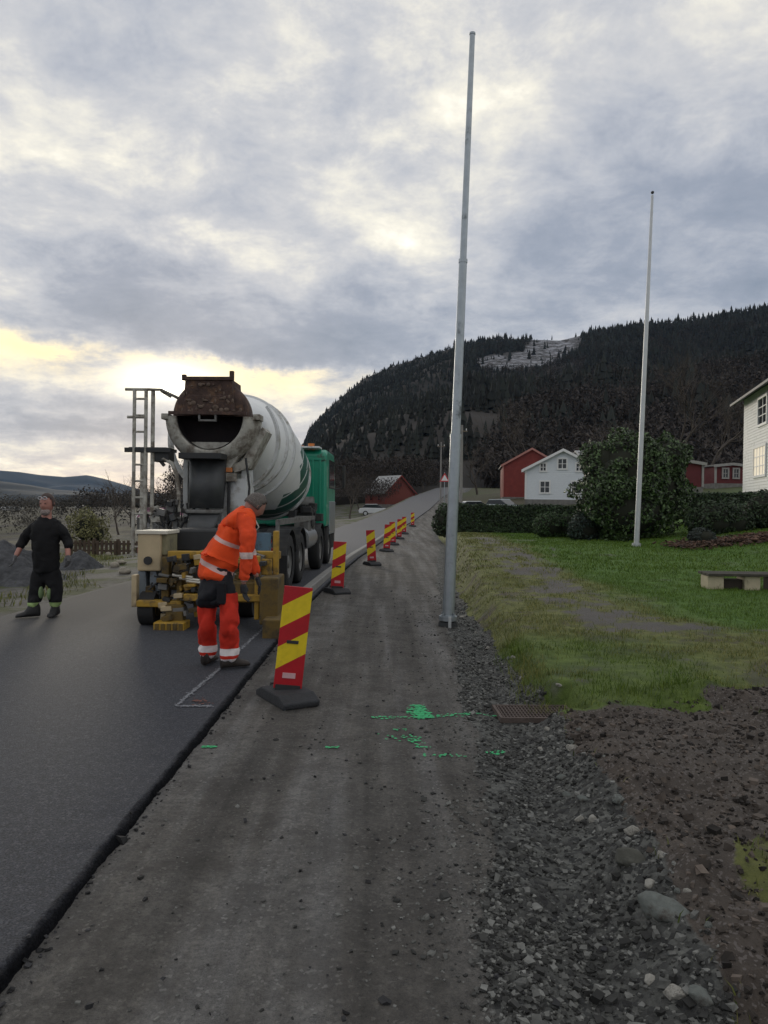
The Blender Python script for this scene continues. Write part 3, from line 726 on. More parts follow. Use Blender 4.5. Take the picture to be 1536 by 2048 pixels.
house('white_house', 'large two storey white timber house at the right edge, its lower window lit', 'house', 22.55, 32.3, p.z - .5, R(-15), 8.4, 11, 6.0, 8.1, white, slate, whitet,
      wins=[('l', 6.6, 2.1, 2.7, 1.5, True), ('l', 6.1, 4.75, 1.9, 1.35, False), ('l', 2.0, 2.1, 1.6, 1.5, True), ('l', 2.0, 4.75, 1.1, 1.35, False), ('f', -2, 4.75, 1.0, 1.35, False), ('f', 2, 4.75, 1.0, 1.35, False)], over=.75, found=.5)
p = at(1127, 902, 65); hz0 = gzs(p.x, 65) - .4
house('white_house', 'small pale white gabled house just left of the big evergreen shrub', 'house', p.x, 65, hz0, R(-15), 6.5, 9, 3.15 + .35, p.z - hz0, bluew, tiler, whitet,
      wins=[('f', -.08, 4.05, .68, .82, False), ('f', -1.72, 3.75, .45, .62, False), ('f', -1.55, 2.0, .75, .95, False), ('f', 1.15, 2.0, .75, .95, False), ('f', 1.35, 3.75, .45, .62, False)], found=.9)
p = at(1185, 900, 78); hz0 = gzs(p.x, 78)
house('farm_building', 'pale roofed outbuilding half hidden behind the white gabled house', 'house', p.x + 6.0, 80, hz0 - .3, R(90), 7, 7, 3.4, p.z - hz0 + .2, bluew, tiler, whitet, lap=False, corner=False)
p = at(1064, 899, 82); hz0 = gzs(p.x, 82) - .4
house('red_barn', 'tall red wooden barn left of the white gabled house', 'barn', p.x, 82, hz0, R(-7), 6.3, 8, 3.9, p.z - hz0, redb, slate, mat('faded_red_trim', (.40, .18, .15), .7), wins=[('f', 1.6, 2.1, .8, .8, False)], over=.25, lap=False)
p = at(798, 953, 105); hz0 = gzs(p.x, 105) - 1.5
house('red_barn', 'small dark red barn with slate roof beside the far end of the road', 'barn', p.x + .2, 105, at(798, 1016, 105).z, R(32), 4.9, 5.6, 2.15, p.z - at(798, 1016, 105).z, mat('brown_red_boards', (.17, .045, .036), .8, var=.2), tiler, redb,
      wins=[('f', 0, 3.3, .35, .5, False), ('l', 1.6, 1.4, .6, .7, False), ('l', 3.8, 1.4, .6, .7, False)], over=.3, lap=False, found=.5)
p = at(1385, 975, 58)
house('red_shed', 'dark red shed with a white corner board right of the big evergreen shrub', 'shed', p.x - .9, 58, p.z - .1, 0, 3.4, 5, 1.9, 2.15, redd, slate, dulltrim, over=.2, lap=False, found=.15)
p = at(1459, 968, 66)
house('red_shed', 'small red shed with white framed windows beside the white house wall', 'shed', p.x + .2, 66, p.z - .1, 0, 3.0, 4, 1.65, 1.8, redd, slate, dulltrim, wins=[('f', -.6, 1.05, .4, .75, False), ('f', .35, 1.05, .4, .75, False)], over=.2, lap=False, found=.15)
# low building and houses down the slope on the left
p = at(262, 1058, 78)
house('boathouse', 'low grey building with a plum red roof behind the ladder', 'house', p.x + 1.5, 78, p.z, R(-90), 3.2, 7.5, 1.25, 2.1, mat('grey_cladding', (.20, .20, .21), .8), mat('plum_roof', (.16, .055, .10), .7, var=.1), whitet, over=.3, lap=False, found=.2, corner=False)
for i, (px, py, Y, s, lab) in enumerate([(8, 1031, 190, .62, 'white house by the fjord at the left edge'), (158, 1022, 260, .6, 'tiny white house above the yellow bush'), (205, 1027, 300, .6, 'tiny pale house between the yellow bush and the plum roof')]):
    p = at(px, py, Y)
    house('fjord_house', lab, 'house', p.x, Y, p.z, R(25 * i - 20), 5 * s, 7 * s, 2.2 * s, 3.6 * s, white, slate, whitet, over=.3, lap=False, found=.2, corner=False)

# ------------------------------------------------------------------ poles
def pole(label, base, top, segs, m, joints, name='flagpole', cap=True):
    b_ = Vector(base); d = Vector(top) - b_
    t = empty(name, b_, 0, label, name.replace('_', ' '))
    for k, (a, c_, r0, r1) in enumerate(segs):
        MB().tube([d * a, d * c_], [r0, r1], 20).build('pole_section', m, t)
    for (a, r_, h_) in joints:
        MB().tube([d * a - d.normalized() * h_ / 2, d * a + d.normalized() * h_ / 2], r_, 20).build('joint_collar', m, t, bevel=.004)
    return t, d
Yp = 10.35
b0 = gnd(896, 1252); b0 = Vector((b0.x, b0.y, gzs(b0.x, b0.y))); top = at(945, 66, b0.y + .05)
t, d = pole('tall galvanised steel mast in two thicknesses bolted down at the gravel edge', b0 + Vector((0, 0, .08)), top, [(.0, .313, .084, .072), (.313, .612, .064, .056), (.612, .997, .047, .036)], galv, [(.313, .078, .07), (.612, .062, .05)], 'lighting_mast')
MB().tube([d * .997, d * 1.0], .042, 16).build('top_cap', galv, t)
f = MB().tube([(0, 0, 0), (0, 0, .06)], .125, 24).tube([(0, 0, .055), (0, 0, .075)], .105, 24); f.build('base_flange', galv, t)
MB().tube([(0, 0, -.30), (0, 0, -.02)], [.16, .13], 20).build('footing', mat('dark_footing', (.03, .034, .036), .8), t)
for k in range(4):
    a = R(45 + 90 * k); MB().tube([(.105 * math.cos(a), .105 * math.sin(a), .055), (.105 * math.cos(a), .105 * math.sin(a), .105)], .014, 6).build('bolt', galv, t)
MB().box((.012, -.135, -.03), (.042, .02, .20)).build('earthing_clamp', galvd, t, bevel=.004)
bz = gzs(7.5, 22); b1 = at(1273, 1086, 22); top = at(1305, 385, 22)
t, d = pole('white tapering flagpole standing on the green lawn before the big shrub', Vector((b1.x, 22, bz - .03)), top, [(0, .65, .078, .06), (.65, .992, .058, .036)], galvd, [(.65, .064, .04)], 'flagpole')
MB().ell(d * 1.0, (.05, .05, .045)).build('finial', mat('dark_cap', (.04, .04, .045), .5), t)
MB().tube([(0, 0, 0), (0, 0, .12)], .13, 16).build('base_sleeve', galvd, t)
for px, py0, py1, Y, rr_, lab in ((922, 992, 850, 60, .13, 'thin pale utility pole just right of the steel mast'), (881, 985, 884, 85, .10, 'short thin pole left of the steel mast by the rising road')):
    a = at(px, py0, Y); b_ = at(px, py1, Y); t = empty('utility_pole', a, 0, lab, 'utility pole')
    MB().tube([(0, 0, -1.2), (0, 0, b_.z - a.z)], [rr_, rr_ * .7], 12).build('pole_shaft', mat('grey_pole_wood', (.24, .23, .22), .8), t)
    MB().box((0, -.02, b_.z - a.z - .5), (.9, .09, .1)).build('crossarm', wood, t)
    for s in (-.35, .35): MB().tube([(s, -.02, b_.z - a.z - .45), (s, -.02, b_.z - a.z - .28)], .035, 8).build('insulator', whitet, t)
a = at(889, 972, 72); t = empty('warning_sign', a, 0, 'red and white warning sign on a post by the far rising road', 'road sign')
MB().tube([(0, 0, -2.2), (0, 0, 1.35)], .035, 10).build('post', galv, t)
tri = [(-.5, .42), (.5, .42), (0, 1.28)]
MB().prism(tri, (0, .02, 0), org=(0, -.06, 0)).build('sign_plate', mat('sign_red', (.55, .03, .04), .5), t)
MB().prism([(-.34, .51), (.34, .51), (0, 1.09)], (0, .01, 0), org=(0, -.071, 0)).build('sign_face', whitet, t)

# ------------------------------------------------------------------ plants
def leafmesh(name, n, fn, size, m, elong=1.8, seed=1):
    g = np.random.default_rng(seed); P, Nn = fn(g, n)
    n = len(P); t1 = np.cross(Nn, g.normal(size=(n, 3))); t1 /= np.linalg.norm(t1, axis=1)[:, None] + 1e-9; t2 = np.cross(Nn, t1)
    s = size * g.uniform(.6, 1.4, n)[:, None]
    V_ = np.stack([P - t1 * s * elong / 2, P + t2 * s / 2 - Nn * s * .12, P + t1 * s * elong / 2, P - t2 * s / 2 - Nn * s * .12], 1).reshape(-1, 3)
    F_ = np.arange(4 * n).reshape(-1, 4)
    return np_mesh(name, V_, F_, m, False, dict(tone=np.repeat(g.random(n), 4)))
def blob_leaves(ells, nz=.12, fs=1.6, zmin=-9, jit=.75):
    """leaves near the skins of several overlapping ellipsoids, broken by noise so gaps and clumps show"""
    vol = np.array([e[3] * e[4] + e[4] * e[5] + e[3] * e[5] for e in ells]); pr = vol / vol.sum()
    def fn(g, n):
        k = g.choice(len(ells), n, p=pr); E2 = np.array(ells)[k]
        d = g.normal(size=(n, 3)); d /= np.linalg.norm(d, axis=1)[:, None]
        r_ = 1 - np.abs(g.normal(size=n)) * .16
        lump = np.array([mnoise.noise(Vector(q) * fs) for q in (d * E2[:, 3:6] + E2[:, 0:3])])
        r_ = r_ + nz * 1.6 * lump
        P = E2[:, 0:3] + d * E2[:, 3:6] * r_[:, None]; ok = (P[:, 2] > zmin) & (lump > -.42)
        Nn = d / E2[:, 3:6]; Nn /= np.linalg.norm(Nn, axis=1)[:, None]
        Nn = Nn + g.normal(size=(n, 3)) * jit; Nn /= np.linalg.norm(Nn, axis=1)[:, None]
        return P[ok], Nn[ok]
    return fn
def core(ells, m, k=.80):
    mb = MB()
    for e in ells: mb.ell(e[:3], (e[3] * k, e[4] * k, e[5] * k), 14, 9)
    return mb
leaf_rh = mat('evergreen_leaf', (.046, .078, .026), .45, var=.3, vscale=1.8, attr='tone', attr_amp=.95, spec=.4)
leaf_box = mat('hedge_leaf', (.026, .046, .018), .7, var=.5, vscale=2, attr='tone', attr_amp=.7)
leaf_rb = mat('round_bush_leaf', (.038, .072, .024), .7, var=.3, vscale=2, attr='tone', attr_amp=.6)
leaf_gy = mat('grey_heather_leaf', (.045, .058, .050), .8, var=.3, vscale=2, attr='tone', attr_amp=.6)
leaf_yl = mat('yellow_bush_leaf', (.17, .165, .070), .85, var=.3, vscale=.8, attr='tone', attr_amp=.6)
inner = mat('inner_shade', (.018, .020, .012), .95)  # dark colour stands for the shade deep inside the foliage
def shrub(name, label, x, y, ells, n, size, m, seed, nz=.12, cat='shrub', fs=1.6, group=None, elong=1.8, ck=.80):
    z = gzs(x, y); t = empty(name, (x, y, z), 0, label, cat, group)
    link('foliage', leafmesh('foliage', n, blob_leaves(ells, nz, fs, -.05), size, m, elong, seed), t)['kind'] = 'stuff'
    s = core(ells, inner, ck); s.build('inner_shade_core', inner, t)  # solid core behind the leaves, shade put into its colour
    q = MB(); g = random.Random(seed)
    for k in range(6):
        a = g.uniform(0, 6.28); e = ells[0]; q.tube([(e[0] + .05 * math.cos(a), e[1] + .05 * math.sin(a), -.1), (e[0] + e[3] * .35 * math.cos(a), e[1] + e[4] * .35 * math.sin(a), e[2])], [.03, .015], 6)
    q.build('stems', bark, t)
    return t
shrub('rhododendron', 'large dark evergreen shrub rising behind the white flagpole', 8.6, 26, [(-.55, 0, 1.6, 1.35, 1.3, 1.7), (.65, .2, 1.75, 1.45, 1.4, 1.95), (0, 0, 2.3, 1.35, 1.3, 1.45), (-1.0, .1, 2.5, .75, .8, 1.05), (1.2, 0, 2.5, .95, .9, 1.2), (-.1, -.5, 1.0, 1.5, 1.0, 1.05)], 38000, .070, leaf_rh, 4, .34, fs=1.5)
shrub('round_bush', 'clipped dark green round bush at the end of the long hedge', 6.3, 28, [(0, 0, .45, .68, .65, .55), (.55, 0, .42, .5, .5, .50)], 4200, .05, leaf_rb, 5, .06)
shrub('round_bush', 'blue green loose bush at the left foot of the large evergreen shrub', 7.05, 26, [(0, 0, .4, .60, .6, .58)], 2600, .055, mat('blue_green_leaf', (.030, .048, .036), .7, var=.3, attr='tone'), 6, .15)
shrub('low_shrub', 'broad dark shrub before the white house, left of its neighbour', 10.6, 24, [(0, 0, .5, .8, .7, .62), (.7, .2, .5, .75, .7, .66)], 5000, .06, leaf_box, 7, .16, group=None)
shrub('low_shrub', 'broad dark shrub cut off by the right edge of the photo', 12.7, 24.5, [(0, 0, .5, .9, .8, .72), (1.0, 0, .5, .8, .8, .8)], 5200, .06, leaf_box, 8, .16)
shrub('heather_bush', 'small grey green cushion bush in the brown flower bed', 9.25, 21.5, [(0, 0, .18, .42, .4, .30)], 1800, .035, leaf_gy, 9, .1)
shrub('dark_bush', 'rounded dark bush where the hedge meets the path, behind the steel mast', 3.05, 34, [(0, 0, .75, .85, .8, .85), (.5, .4, .9, .7, .7, .75)], 5000, .07, leaf_box, 10, .12)
shrub('yellow_bush', 'yellowish willow bush behind the man in black', at(168, 1060, 42).x, 42, [(0, 0, 1.0, .95, .9, 1.25), (.6, .3, .7, .8, .8, 1.0)], 4200, .07, leaf_yl, 12, .25, ck=.5)
def hedge(label, x0, x1, y, dp, h, n, seed):
    cx = (x0 + x1) / 2; z = gzs(cx, y); t = empty('hedge', (cx, y, z), 0, label, 'hedge'); hw = (x1 - x0) / 2
    def fn(g, n):
        f_ = g.random(n); P = np.stack([g.uniform(-hw, hw, n), g.uniform(-dp / 2, dp / 2, n), g.uniform(0, h, n)], -1); Nn = np.zeros((n, 3))
        a = f_ < .6; P[a, 1] = -dp / 2; Nn[a, 1] = -1; b_ = (~a) & (f_ < .95); P[b_, 2] = h; Nn[b_, 2] = 1; c_ = f_ >= .95; P[c_, 0] = np.sign(P[c_, 0]) * hw; Nn[c_, 0] = np.sign(P[c_, 0])
        P = P + g.normal(size=(n, 3)) * .035 + Nn * (.09 * fbm(P[:, 0], P[:, 2] + P[:, 1], 1.8, 3))[:, None]
        Nn = Nn + g.normal(size=(n, 3)) * .6; return P, Nn / np.linalg.norm(Nn, axis=1)[:, None]
    link('foliage', leafmesh('foliage', n, fn, .07, leaf_box, 1.5, seed), t)['kind'] = 'stuff'
    MB().box((0, 0, h / 2 - .1), (2 * hw - .1, dp - .12, h + .08)).build('inner_shade_core', inner, t)  # solid box behind the leaves, shade put into its colour
hedge('long clipped dark hedge between the lawn and the white gabled house', 2.9, 11.5, 33.5, .9, 1.18, 15000, 21)
hedge('dark hedge behind the large evergreen shrub on the right', 11.2, 20, 31, .8, .95, 9000, 22)

# bare trees
def bare_tree_mesh(h, seed, spread=.62, depth=5, trunkr=.16, fork=3):
    g = random.Random(seed); tr = MB(); cr = MB()
    def br(p, d, L, r_, k):
        n = 3 if k < 3 else 2; pts = [p]; q = p.copy(); dd = d.copy()
        for i in range(n):
            dd = (dd + Vector((g.gauss(0, .13), g.gauss(0, .13), g.gauss(.05, .07)))).normalized(); q = q + dd * L / n; pts.append(q.copy())
        rs = [r_ * (1 - .45 * i / n) for i in range(n + 1)]
        (tr if k < 2 else cr).tube(pts, rs, 7 if k < 2 else 3, caps=False)
        if k >= depth: return
        for i in range(fork if k < 4 else 3):
            j = g.randint(max(1, n - 1), n) if k else n if i else 2
            o_ = dd.orthogonal().normalized(); o_.rotate(Matrix.Rotation(g.uniform(0, 6.28), 3, dd).to_quaternion())
            nd = (dd + o_ * spread * g.uniform(.6, 1.35) + Vector((0, 0, .12))).normalized()
            br(pts[j], nd, L * g.uniform(.62, .85), r_ * .56, k + 1)
    br(Vector((0, 0, -.3)), Vector((0, 0, 1)), h * .30, trunkr, 0)
    return tr, cr
def bare_tree(label, x, y, z, h, seed, group=None, m=None, **k):
    t = empty('bare_tree', (x, y, z), 0, label, 'tree', group); tr, cr = bare_tree_mesh(h, seed, **k)
    tr.build('trunk', bark, t); c_ = cr.build('crown', m or twig, t); return t
for i, (px, py, Y, h, lab) in enumerate([(1045, 965, 105, 15.5, 'wide bare tree rising behind the red barn'), (1345, 960, 72, 15, 'tall bare tree behind the large evergreen shrub'),
        (1415, 965, 78, 12.5, 'bare tree behind the sheds, nearest the white house'), (955, 995, 110, 9, 'bare tree between the steel mast and the red barn'),
        (1235, 960, 95, 12, 'bare tree above the top of the large evergreen shrub')]):
    p = at(px, py, Y); bare_tree(lab, p.x, Y, max(gzs(p.x, Y), p.z - 2) - .1, h, 30 + i, trunkr=.2, depth=6 if h > 12 else 5)
for i, (px, Y, h, wh) in enumerate([(268, 62, 6.4, 'seen through the truck ladder'), (312, 58, 6.6, 'seen under the truck platform'), (345, 66, 6.6, 'nearest the chute of the truck'), (238, 75, 6.0, 'standing just left of the truck ladder')]):
    p = at(px, 1050, Y); bare_tree('leafless tree ' + wh, p.x, Y, p.z - .8, h, 50 + i, 'leafless trees left of the truck', trunkr=.12, spread=.8)
for i, (px, py, Y, h, lab) in enumerate([(700, 1035, 85, 7.5, 'bare roadside tree just right of the truck cab'), (722, 1032, 100, 8, 'bare tree left of the small dark red barn'), (845, 1000, 130, 8, 'bare tree right of the small dark red barn'), (650, 1030, 110, 11, 'bare tree behind the green truck cab')]):
    p = at(px, py, Y); bare_tree(lab, p.x, Y, p.z - .3, h, 60 + i, trunkr=.12, spread=.75)

# bits in the left distance and on the verge
def heap(label, px, py, Y, w_, h_, seed, m):
    p = at(px, py, Y); z = gzs(p.x, Y); n = 46; g = np.linspace(-1, 1, n); X_, Y_ = np.meshgrid(g, g, indexing='ij'); r_ = np.hypot(X_, Y_)
    Z_ = np.maximum(1 - r_, -.15) ** 1.0 * h_ if False else h_ * (np.clip(1 - r_, 0, 1) ** 1.15) - .15 * (r_ > 1)
    Z_ = Z_ + (r_ < 1) * h_ * .28 * fbm(X_ + seed, Y_, 2.5, 5)
    q = np.array([(i * n + j, (i + 1) * n + j, (i + 1) * n + j + 1, i * n + j + 1) for i in range(n - 1) for j in range(n - 1)])
    o = link('gravel_heap', np_mesh('gravel_heap', np.stack([X_ * w_ / 2, Y_ * w_ / 2, Z_ - .05], -1).reshape(-1, 3), q, m, False), None, (p.x, Y, z))
    tag(o, label, 'gravel heap')
hg = mat('heap_gravel', (.062, .064, .070), .9, var=.5, vscale=9, bump=1.0, bscale=30)
heap('large dark gravel heap behind the man in black, at the left edge', 8, 1160, 16, 3.4, .95, 3, hg)
heap('small dark gravel heap just right of the man in black', 160, 1138, 19.5, 1.5, .55, 8, hg)
a = gnd(-40, 1172); b_ = gnd(56, 1163); q = MB().bar((0, 0, 0), b_ - a, .10, .12); o = q.build('kerb_plank', mat('pale_plank', (.38, .38, .37), .8), None, .01); o.location = a + Vector((0, 0, .03)); tag(o, 'long pale plank lying in the verge behind the man in black', 'plank')
# brown paling fence
fx0, fx1 = at(140, 1085, 27).x, at(282, 1085, 27).x; fz = at(200, 1108, 27).z; t = empty('paling_fence', (fx0, 27, fz), 0, 'low brown paling fence between the road and the slope on the left', 'fence')
fw = mat('brown_fence', (.070, .048, .032), .85, var=.3, vscale=5); k = int((fx1 - fx0) / .16)
for s in (0.12, .38): MB().box(((fx1 - fx0) / 2, .03, s), (fx1 - fx0, .04, .07)).build('rail', fw, t)
pm = MB().box((0, 0, .24), (.10, .025, .52)).data('picket', fw)
for i in range(k): link('picket', pm, t, (i * .16 + .05, 0, random.uniform(-.02, .02)))
for i in range(4): MB().box((i * (fx1 - fx0) / 3, .08, .05), (.10, .10, 1.0)).build('post', fw, t)
g = random.Random(2)
for i in range(7):
    px, py = g.uniform(172, 250), g.uniform(1104, 1150); p = gnd(px, py); mb = MB().ell((0, 0, .05), (g.uniform(.10, .2), g.uniform(.1, .16), g.uniform(.06, .12)), 8, 6)
    o = mb.build('verge_rock', mat('beige_rock', (.30, .27, .22), .85, var=.3), None, loc=p); tag(o, 'pale rounded rock on the grassy left verge', 'rock', 'pale rocks on the left verge')

# low bench of plank on pale blocks at the right edge
pb = gnd(1424, 1176); t = empty('low_bench', (pb.x, pb.y, gzs(pb.x, pb.y)), 0, 'low bench of dark planks on pale blocks at the right edge of the lawn', 'bench')
W1 = 1.75
for u in (0.0, .62): MB().box((u, 0, .10), (.27, .30, .24)).build('block', paleblock, t, bevel=.012)
MB().box((.31, .02, .08), (.34, .2, .16)).build('gap_shade', mat('gap_shade_and_leg', (.035, .026, .020), .9), t)  # dark filler between the blocks, stands for the shade in the gap
MB().box((1.0, -.02, .06), (.14, .26, .34)).build('leg', mat('gap_shade_and_leg', (.035, .026, .020), .9), t, bevel=.01)
for j in range(3): MB().box((.72, -.15 + j * .15, .245 + .004 * j), (1.75, .135, .045)).build('plank', mat('dark_bench_plank', (.05, .045, .035), .85, var=.3, dirt=.2), t, bevel=.006)
# brown bed before the shrubs: low leaf litter
x, y = sample(9000, (7.8, 14), (19.8, 22.5), lambda x, y: np.exp(-((y - 21.1) / .7) ** 2) * sst(x, 7.9, 9.0), 1)
P_l = np.stack([x, y, gz(x, y) + .03 + rng.random(len(x)) * .10], -1)
litm = np_mesh('leaf_litter', *(lambda V_, F_: (V_, F_))(*stones(P_l, rng.uniform(.03, .09, len(x)), .35)), mat('leaf_litter', (.085, .048, .032), .9, var=.3, attr='tone', attr_amp=.8), False, dict(tone=np.repeat(rng.random(len(x)), 8)))
tag(link('leaf_litter', litm), 'brown leaf litter in the flower bed before the right hand shrubs', 'leaf litter', kind='stuff')

# parked cars
def car(label, x, y, z, rz, paint):
    t = empty('parked_car', (x, y, z), rz, label, 'car')
    side = [(-2.1, .35), (-2.15, .7), (-2.0, .95), (-1.35, 1.02), (1.0, .98), (1.95, .82), (2.12, .6), (2.1, .35)]
    MB().prism(side, (0, 1.7, 0), org=(0, -.85, 0)).build('body', paint, t, bevel=.06)
    cab = [(-1.75, .98), (-1.35, 1.42), (.15, 1.45), (.95, .98)]
    gh = MB(); gh.prism([(p_[0], p_[1]) for p_ in cab], (0, 1.44, 0), org=(0, -.72, 0)); gh.build('window_glass', pane, t, bevel=.05)
    MB().prism([(-1.38, 1.40), (-1.30, 1.475), (.12, 1.50), (.22, 1.42)], (0, 1.40, 0), org=(0, -.70, 0)).build('roof', paint, t, bevel=.03)
    for px in (-1.3, 1.3):
        for s in (-1, 1):
            w_ = MB().tube([(px, s * .66, .32), (px, s * .88, .32)], .32, 20).build('wheel', mat('tyre_rubber', (.022, .022, .024), .8), t)
            MB().tube([(px, s * .86, .32), (px, s * .89, .32)], .19, 14).build('rim', galvd, w_)
    for s in (-1, 1): MB().box((2.09, s * .6, .68), (.06, .3, .14)).build('headlight', whitet, t); MB().box((-2.12, s * .65, .72), (.06, .22, .2)).build('tail_light', mat('tail_red', (.4, .02, .02), .3), t)
wp = mat('white_car_paint', (.60, .62, .64), .45, var=.03)
for px, py, Y, rz, pt, lab in ((955, 1032, 74, 8, wp, 'white car parked behind the hedge nearest the steel mast'), (1008, 1030, 70, -50, mat('silver_car_paint', (.42, .47, .50), .4, .3, var=.03), 'silver blue car parked behind the hedge by the red barn'), (752, 1032, 92, 0, wp, 'distant white car parked in front of the small dark red barn')):
    p = at(px, py, Y); car(lab, p.x, Y, p.z, R(rz), pt)
# ------------------------------------------------------------------ concrete mixer truck (local: x right, y forward from the tail, z up)
tgrn = mat('truck_green', (.010, .26, .16), .35, var=.08, vscale=3, dirt=.15, coat=.3)
tgrnd = mat('truck_dark_green', (.012, .06, .05), .4, var=.1)
tpale = mat('mixer_pale_paint', (.62, .64, .65), .5, var=.10, vscale=2.5, dirt=.45, dirtc=(.27, .25, .21), dscale=2.2)
tcem = mat('cement_splashed_steel', (.44, .43, .385), .8, var=.2, vscale=9, dirt=.6, dirtc=(.16, .135, .11), dscale=5, bump=.5, bscale=25)
trust = mat('rusty_hopper', (.060, .036, .030), .85, var=.5, vscale=9, dirt=.35, dirtc=(.15, .085, .05), dscale=6, bump=.7, bscale=18)
tblk = mat('black_steel', (.022, .023, .025), .55, var=.2, dirt=.25, dirtc=(.06, .058, .052))
tgry = mat('dirty_grey_steel', (.17, .17, .165), .6, .3, var=.25, dirt=.4, dirtc=(.09, .08, .07), dscale=5)
trub = mat('rubber', (.020, .020, .021), .85, var=.2, bump=.4, bscale=60)
chut = mat('dark_chute', (.060, .064, .068), .5, .3, var=.25, vscale=4, dirt=.3, dirtc=(.11, .105, .095))
amber = mat('amber_lens', (.55, .17, .03), .3, var=.05)
bluet = mat('blue_grey_tank', (.10, .17, .23), .45, var=.15, dirt=.3)
mouth_shade = mat('drum_interior_shade', (.010, .006, .0075), .9, var=.4, vscale=8, bump=.6, bscale=12)  # near-black colour stands for the shade inside the drum mouth
# drum paint: pale shell, dark green waves printed on its front third
dm = bpy.data.materials.new('drum_paint'); dm.use_nodes = True; T = NT(dm.node_tree); b = T.n['Principled BSDF']
oc = T.new('ShaderNodeTexCoord').outputs['Object']; s3 = T.new('ShaderNodeSeparateXYZ'); T.l.new(oc, s3.inputs[0])
base = T.mix(T.ramp(T.noise(oc, 1.3, 6, .6), [(.3, 0.), (.7, 1.)]), (.74, .76, .77), (.83, .84, .84))
base = T.mix(T.m('MULTIPLY', T.step(T.noise(T.vm('MULTIPLY', oc, (1, 1, .4)), 3.5, 8, .7), .54, .78), .5), base, (.30, .28, .24))
ang = T.m('ARCTAN2', s3.outputs[1], s3.outputs[0])
saw = T.m('FRACT', T.m('ADD', T.m('MULTIPLY', s3.outputs[2], 1.45), T.m('MULTIPLY', ang, 1.45)))
wv = T.m('MULTIPLY', T.m('GREATER_THAN', T.m('ADD', s3.outputs[2], T.m('MULTIPLY', T.m('PINGPONG', T.m('MULTIPLY', ang, 3.0), 1.0), .70)), 3.55), T.m('GREATER_THAN', saw, .12))
base = T.mix(wv, base, (.008, .10, .075))
T.put(b.inputs['Base Color'], base); b.inputs['Roughness'].default_value = .42
truck = empty('concrete_mixer_truck', (-3.02, 12.55, 0), R(-2.3), 'green cabbed concrete mixer truck with a pale rotating drum, seen from behind', 'truck')
# drum
D0 = Vector((0, .55, 3.08)); D1 = Vector((0, 6.3, 2.06)); dax = (D1 - D0).normalized()
DM = Matrix.Translation(D0) @ dax.to_track_quat('Z', 'Y').to_matrix().to_4x4()
dprof = [(.50, -.02), (.56, .0), (.60, .12), (.66, .45), (.85, 1.15), (.98, 1.62), (.985, 1.66), (1.01, 1.70), (1.05, 2.05), (1.055, 2.09), (1.08, 2.4), (1.09, 3.4), (1.08, 4.2), (1.02, 4.6), (1.025, 4.64), (.88, 5.2), (.62, 5.7), (.0, 5.75)]
do = MB().lathe(dprof, None, 56).build('drum', dm, truck); do.matrix_local = DM
for (r_, h_) in ((.99, 1.66), (1.06, 2.07), (1.03, 4.62)):
    MB().lathe([(r_ - .02, h_ - .05), (r_ + .035, h_ - .045), (r_ + .035, h_ + .045), (r_ - .02, h_ + .05)], None, 56, smooth=False).build('roller_ring', tpale, do)
MB().lathe([(.50, -.015), (.47, .35), (.10, 1.2), (0, 1.25)], None, 32).build('drum_mouth_shade', mouth_shade, do)  # closed cone, the mouth's shade is put into its colour
# drum fins inside the mouth
fi = MB()
for k in range(2):
    for j in range(9):
        a0 = k * math.pi + j * .34; p0 = Vector((.46 * math.cos(a0), .46 * math.sin(a0), .02 + j * .07)); p1 = Vector((.46 * math.cos(a0 + .34), .46 * math.sin(a0 + .34), .09 + j * .07))
        fi.tube([p0 * .92 + Vector((0, 0, .02)), p1 * .92 + Vector((0, 0, .02))], .02, 5)
fi.build('mixing_fin', trust, do)
# receiving hood: pale half funnel under the mouth
HM = Matrix.Translation((0, .18, 3.10)) @ Matrix.Rotation(R(-90), 4, 'X')
hd = MB()
hd.lathe([(.565, .02), (.585, -.04), (.62, -.04), (.74, .02), (.83, .16), (.84, .30), (.80, .42), (.60, .42), (.565, .10), (.565, .02)], HM, 34, R(0), R(180))
hood = hd.build('receiving_hood', tcem, truck)
MB().lathe([(.563, -.03), (.562, .20), (.54, .27), (0, .275)], HM, 28).build('hood_throat_shade', mouth_shade, hood)  # dark bowl added to close the hood, inner shade painted in
MB().prism([(-.60, .02), (.60, .02), (.42, -.30), (.34, -.42), (-.34, -.42), (-.42, -.30)], (0, .30, 0), org=(0, .30, 2.65)).build('hood_backplate', tcem, hood)
for s in (-1, 1): MB().box((s * .80, .34, 3.10), (.12, .30, .10)).build('hood_bracket', tcem, hood, bevel=.01)
MB().prism([(.50, -.30), (.86, .30), (.94, .22), (.62, -.42), (.38, -.50), (.34, -.36)], (0, .5, 0), org=(0, .40, 2.65)).build('hood_skirt', tcem, hood)
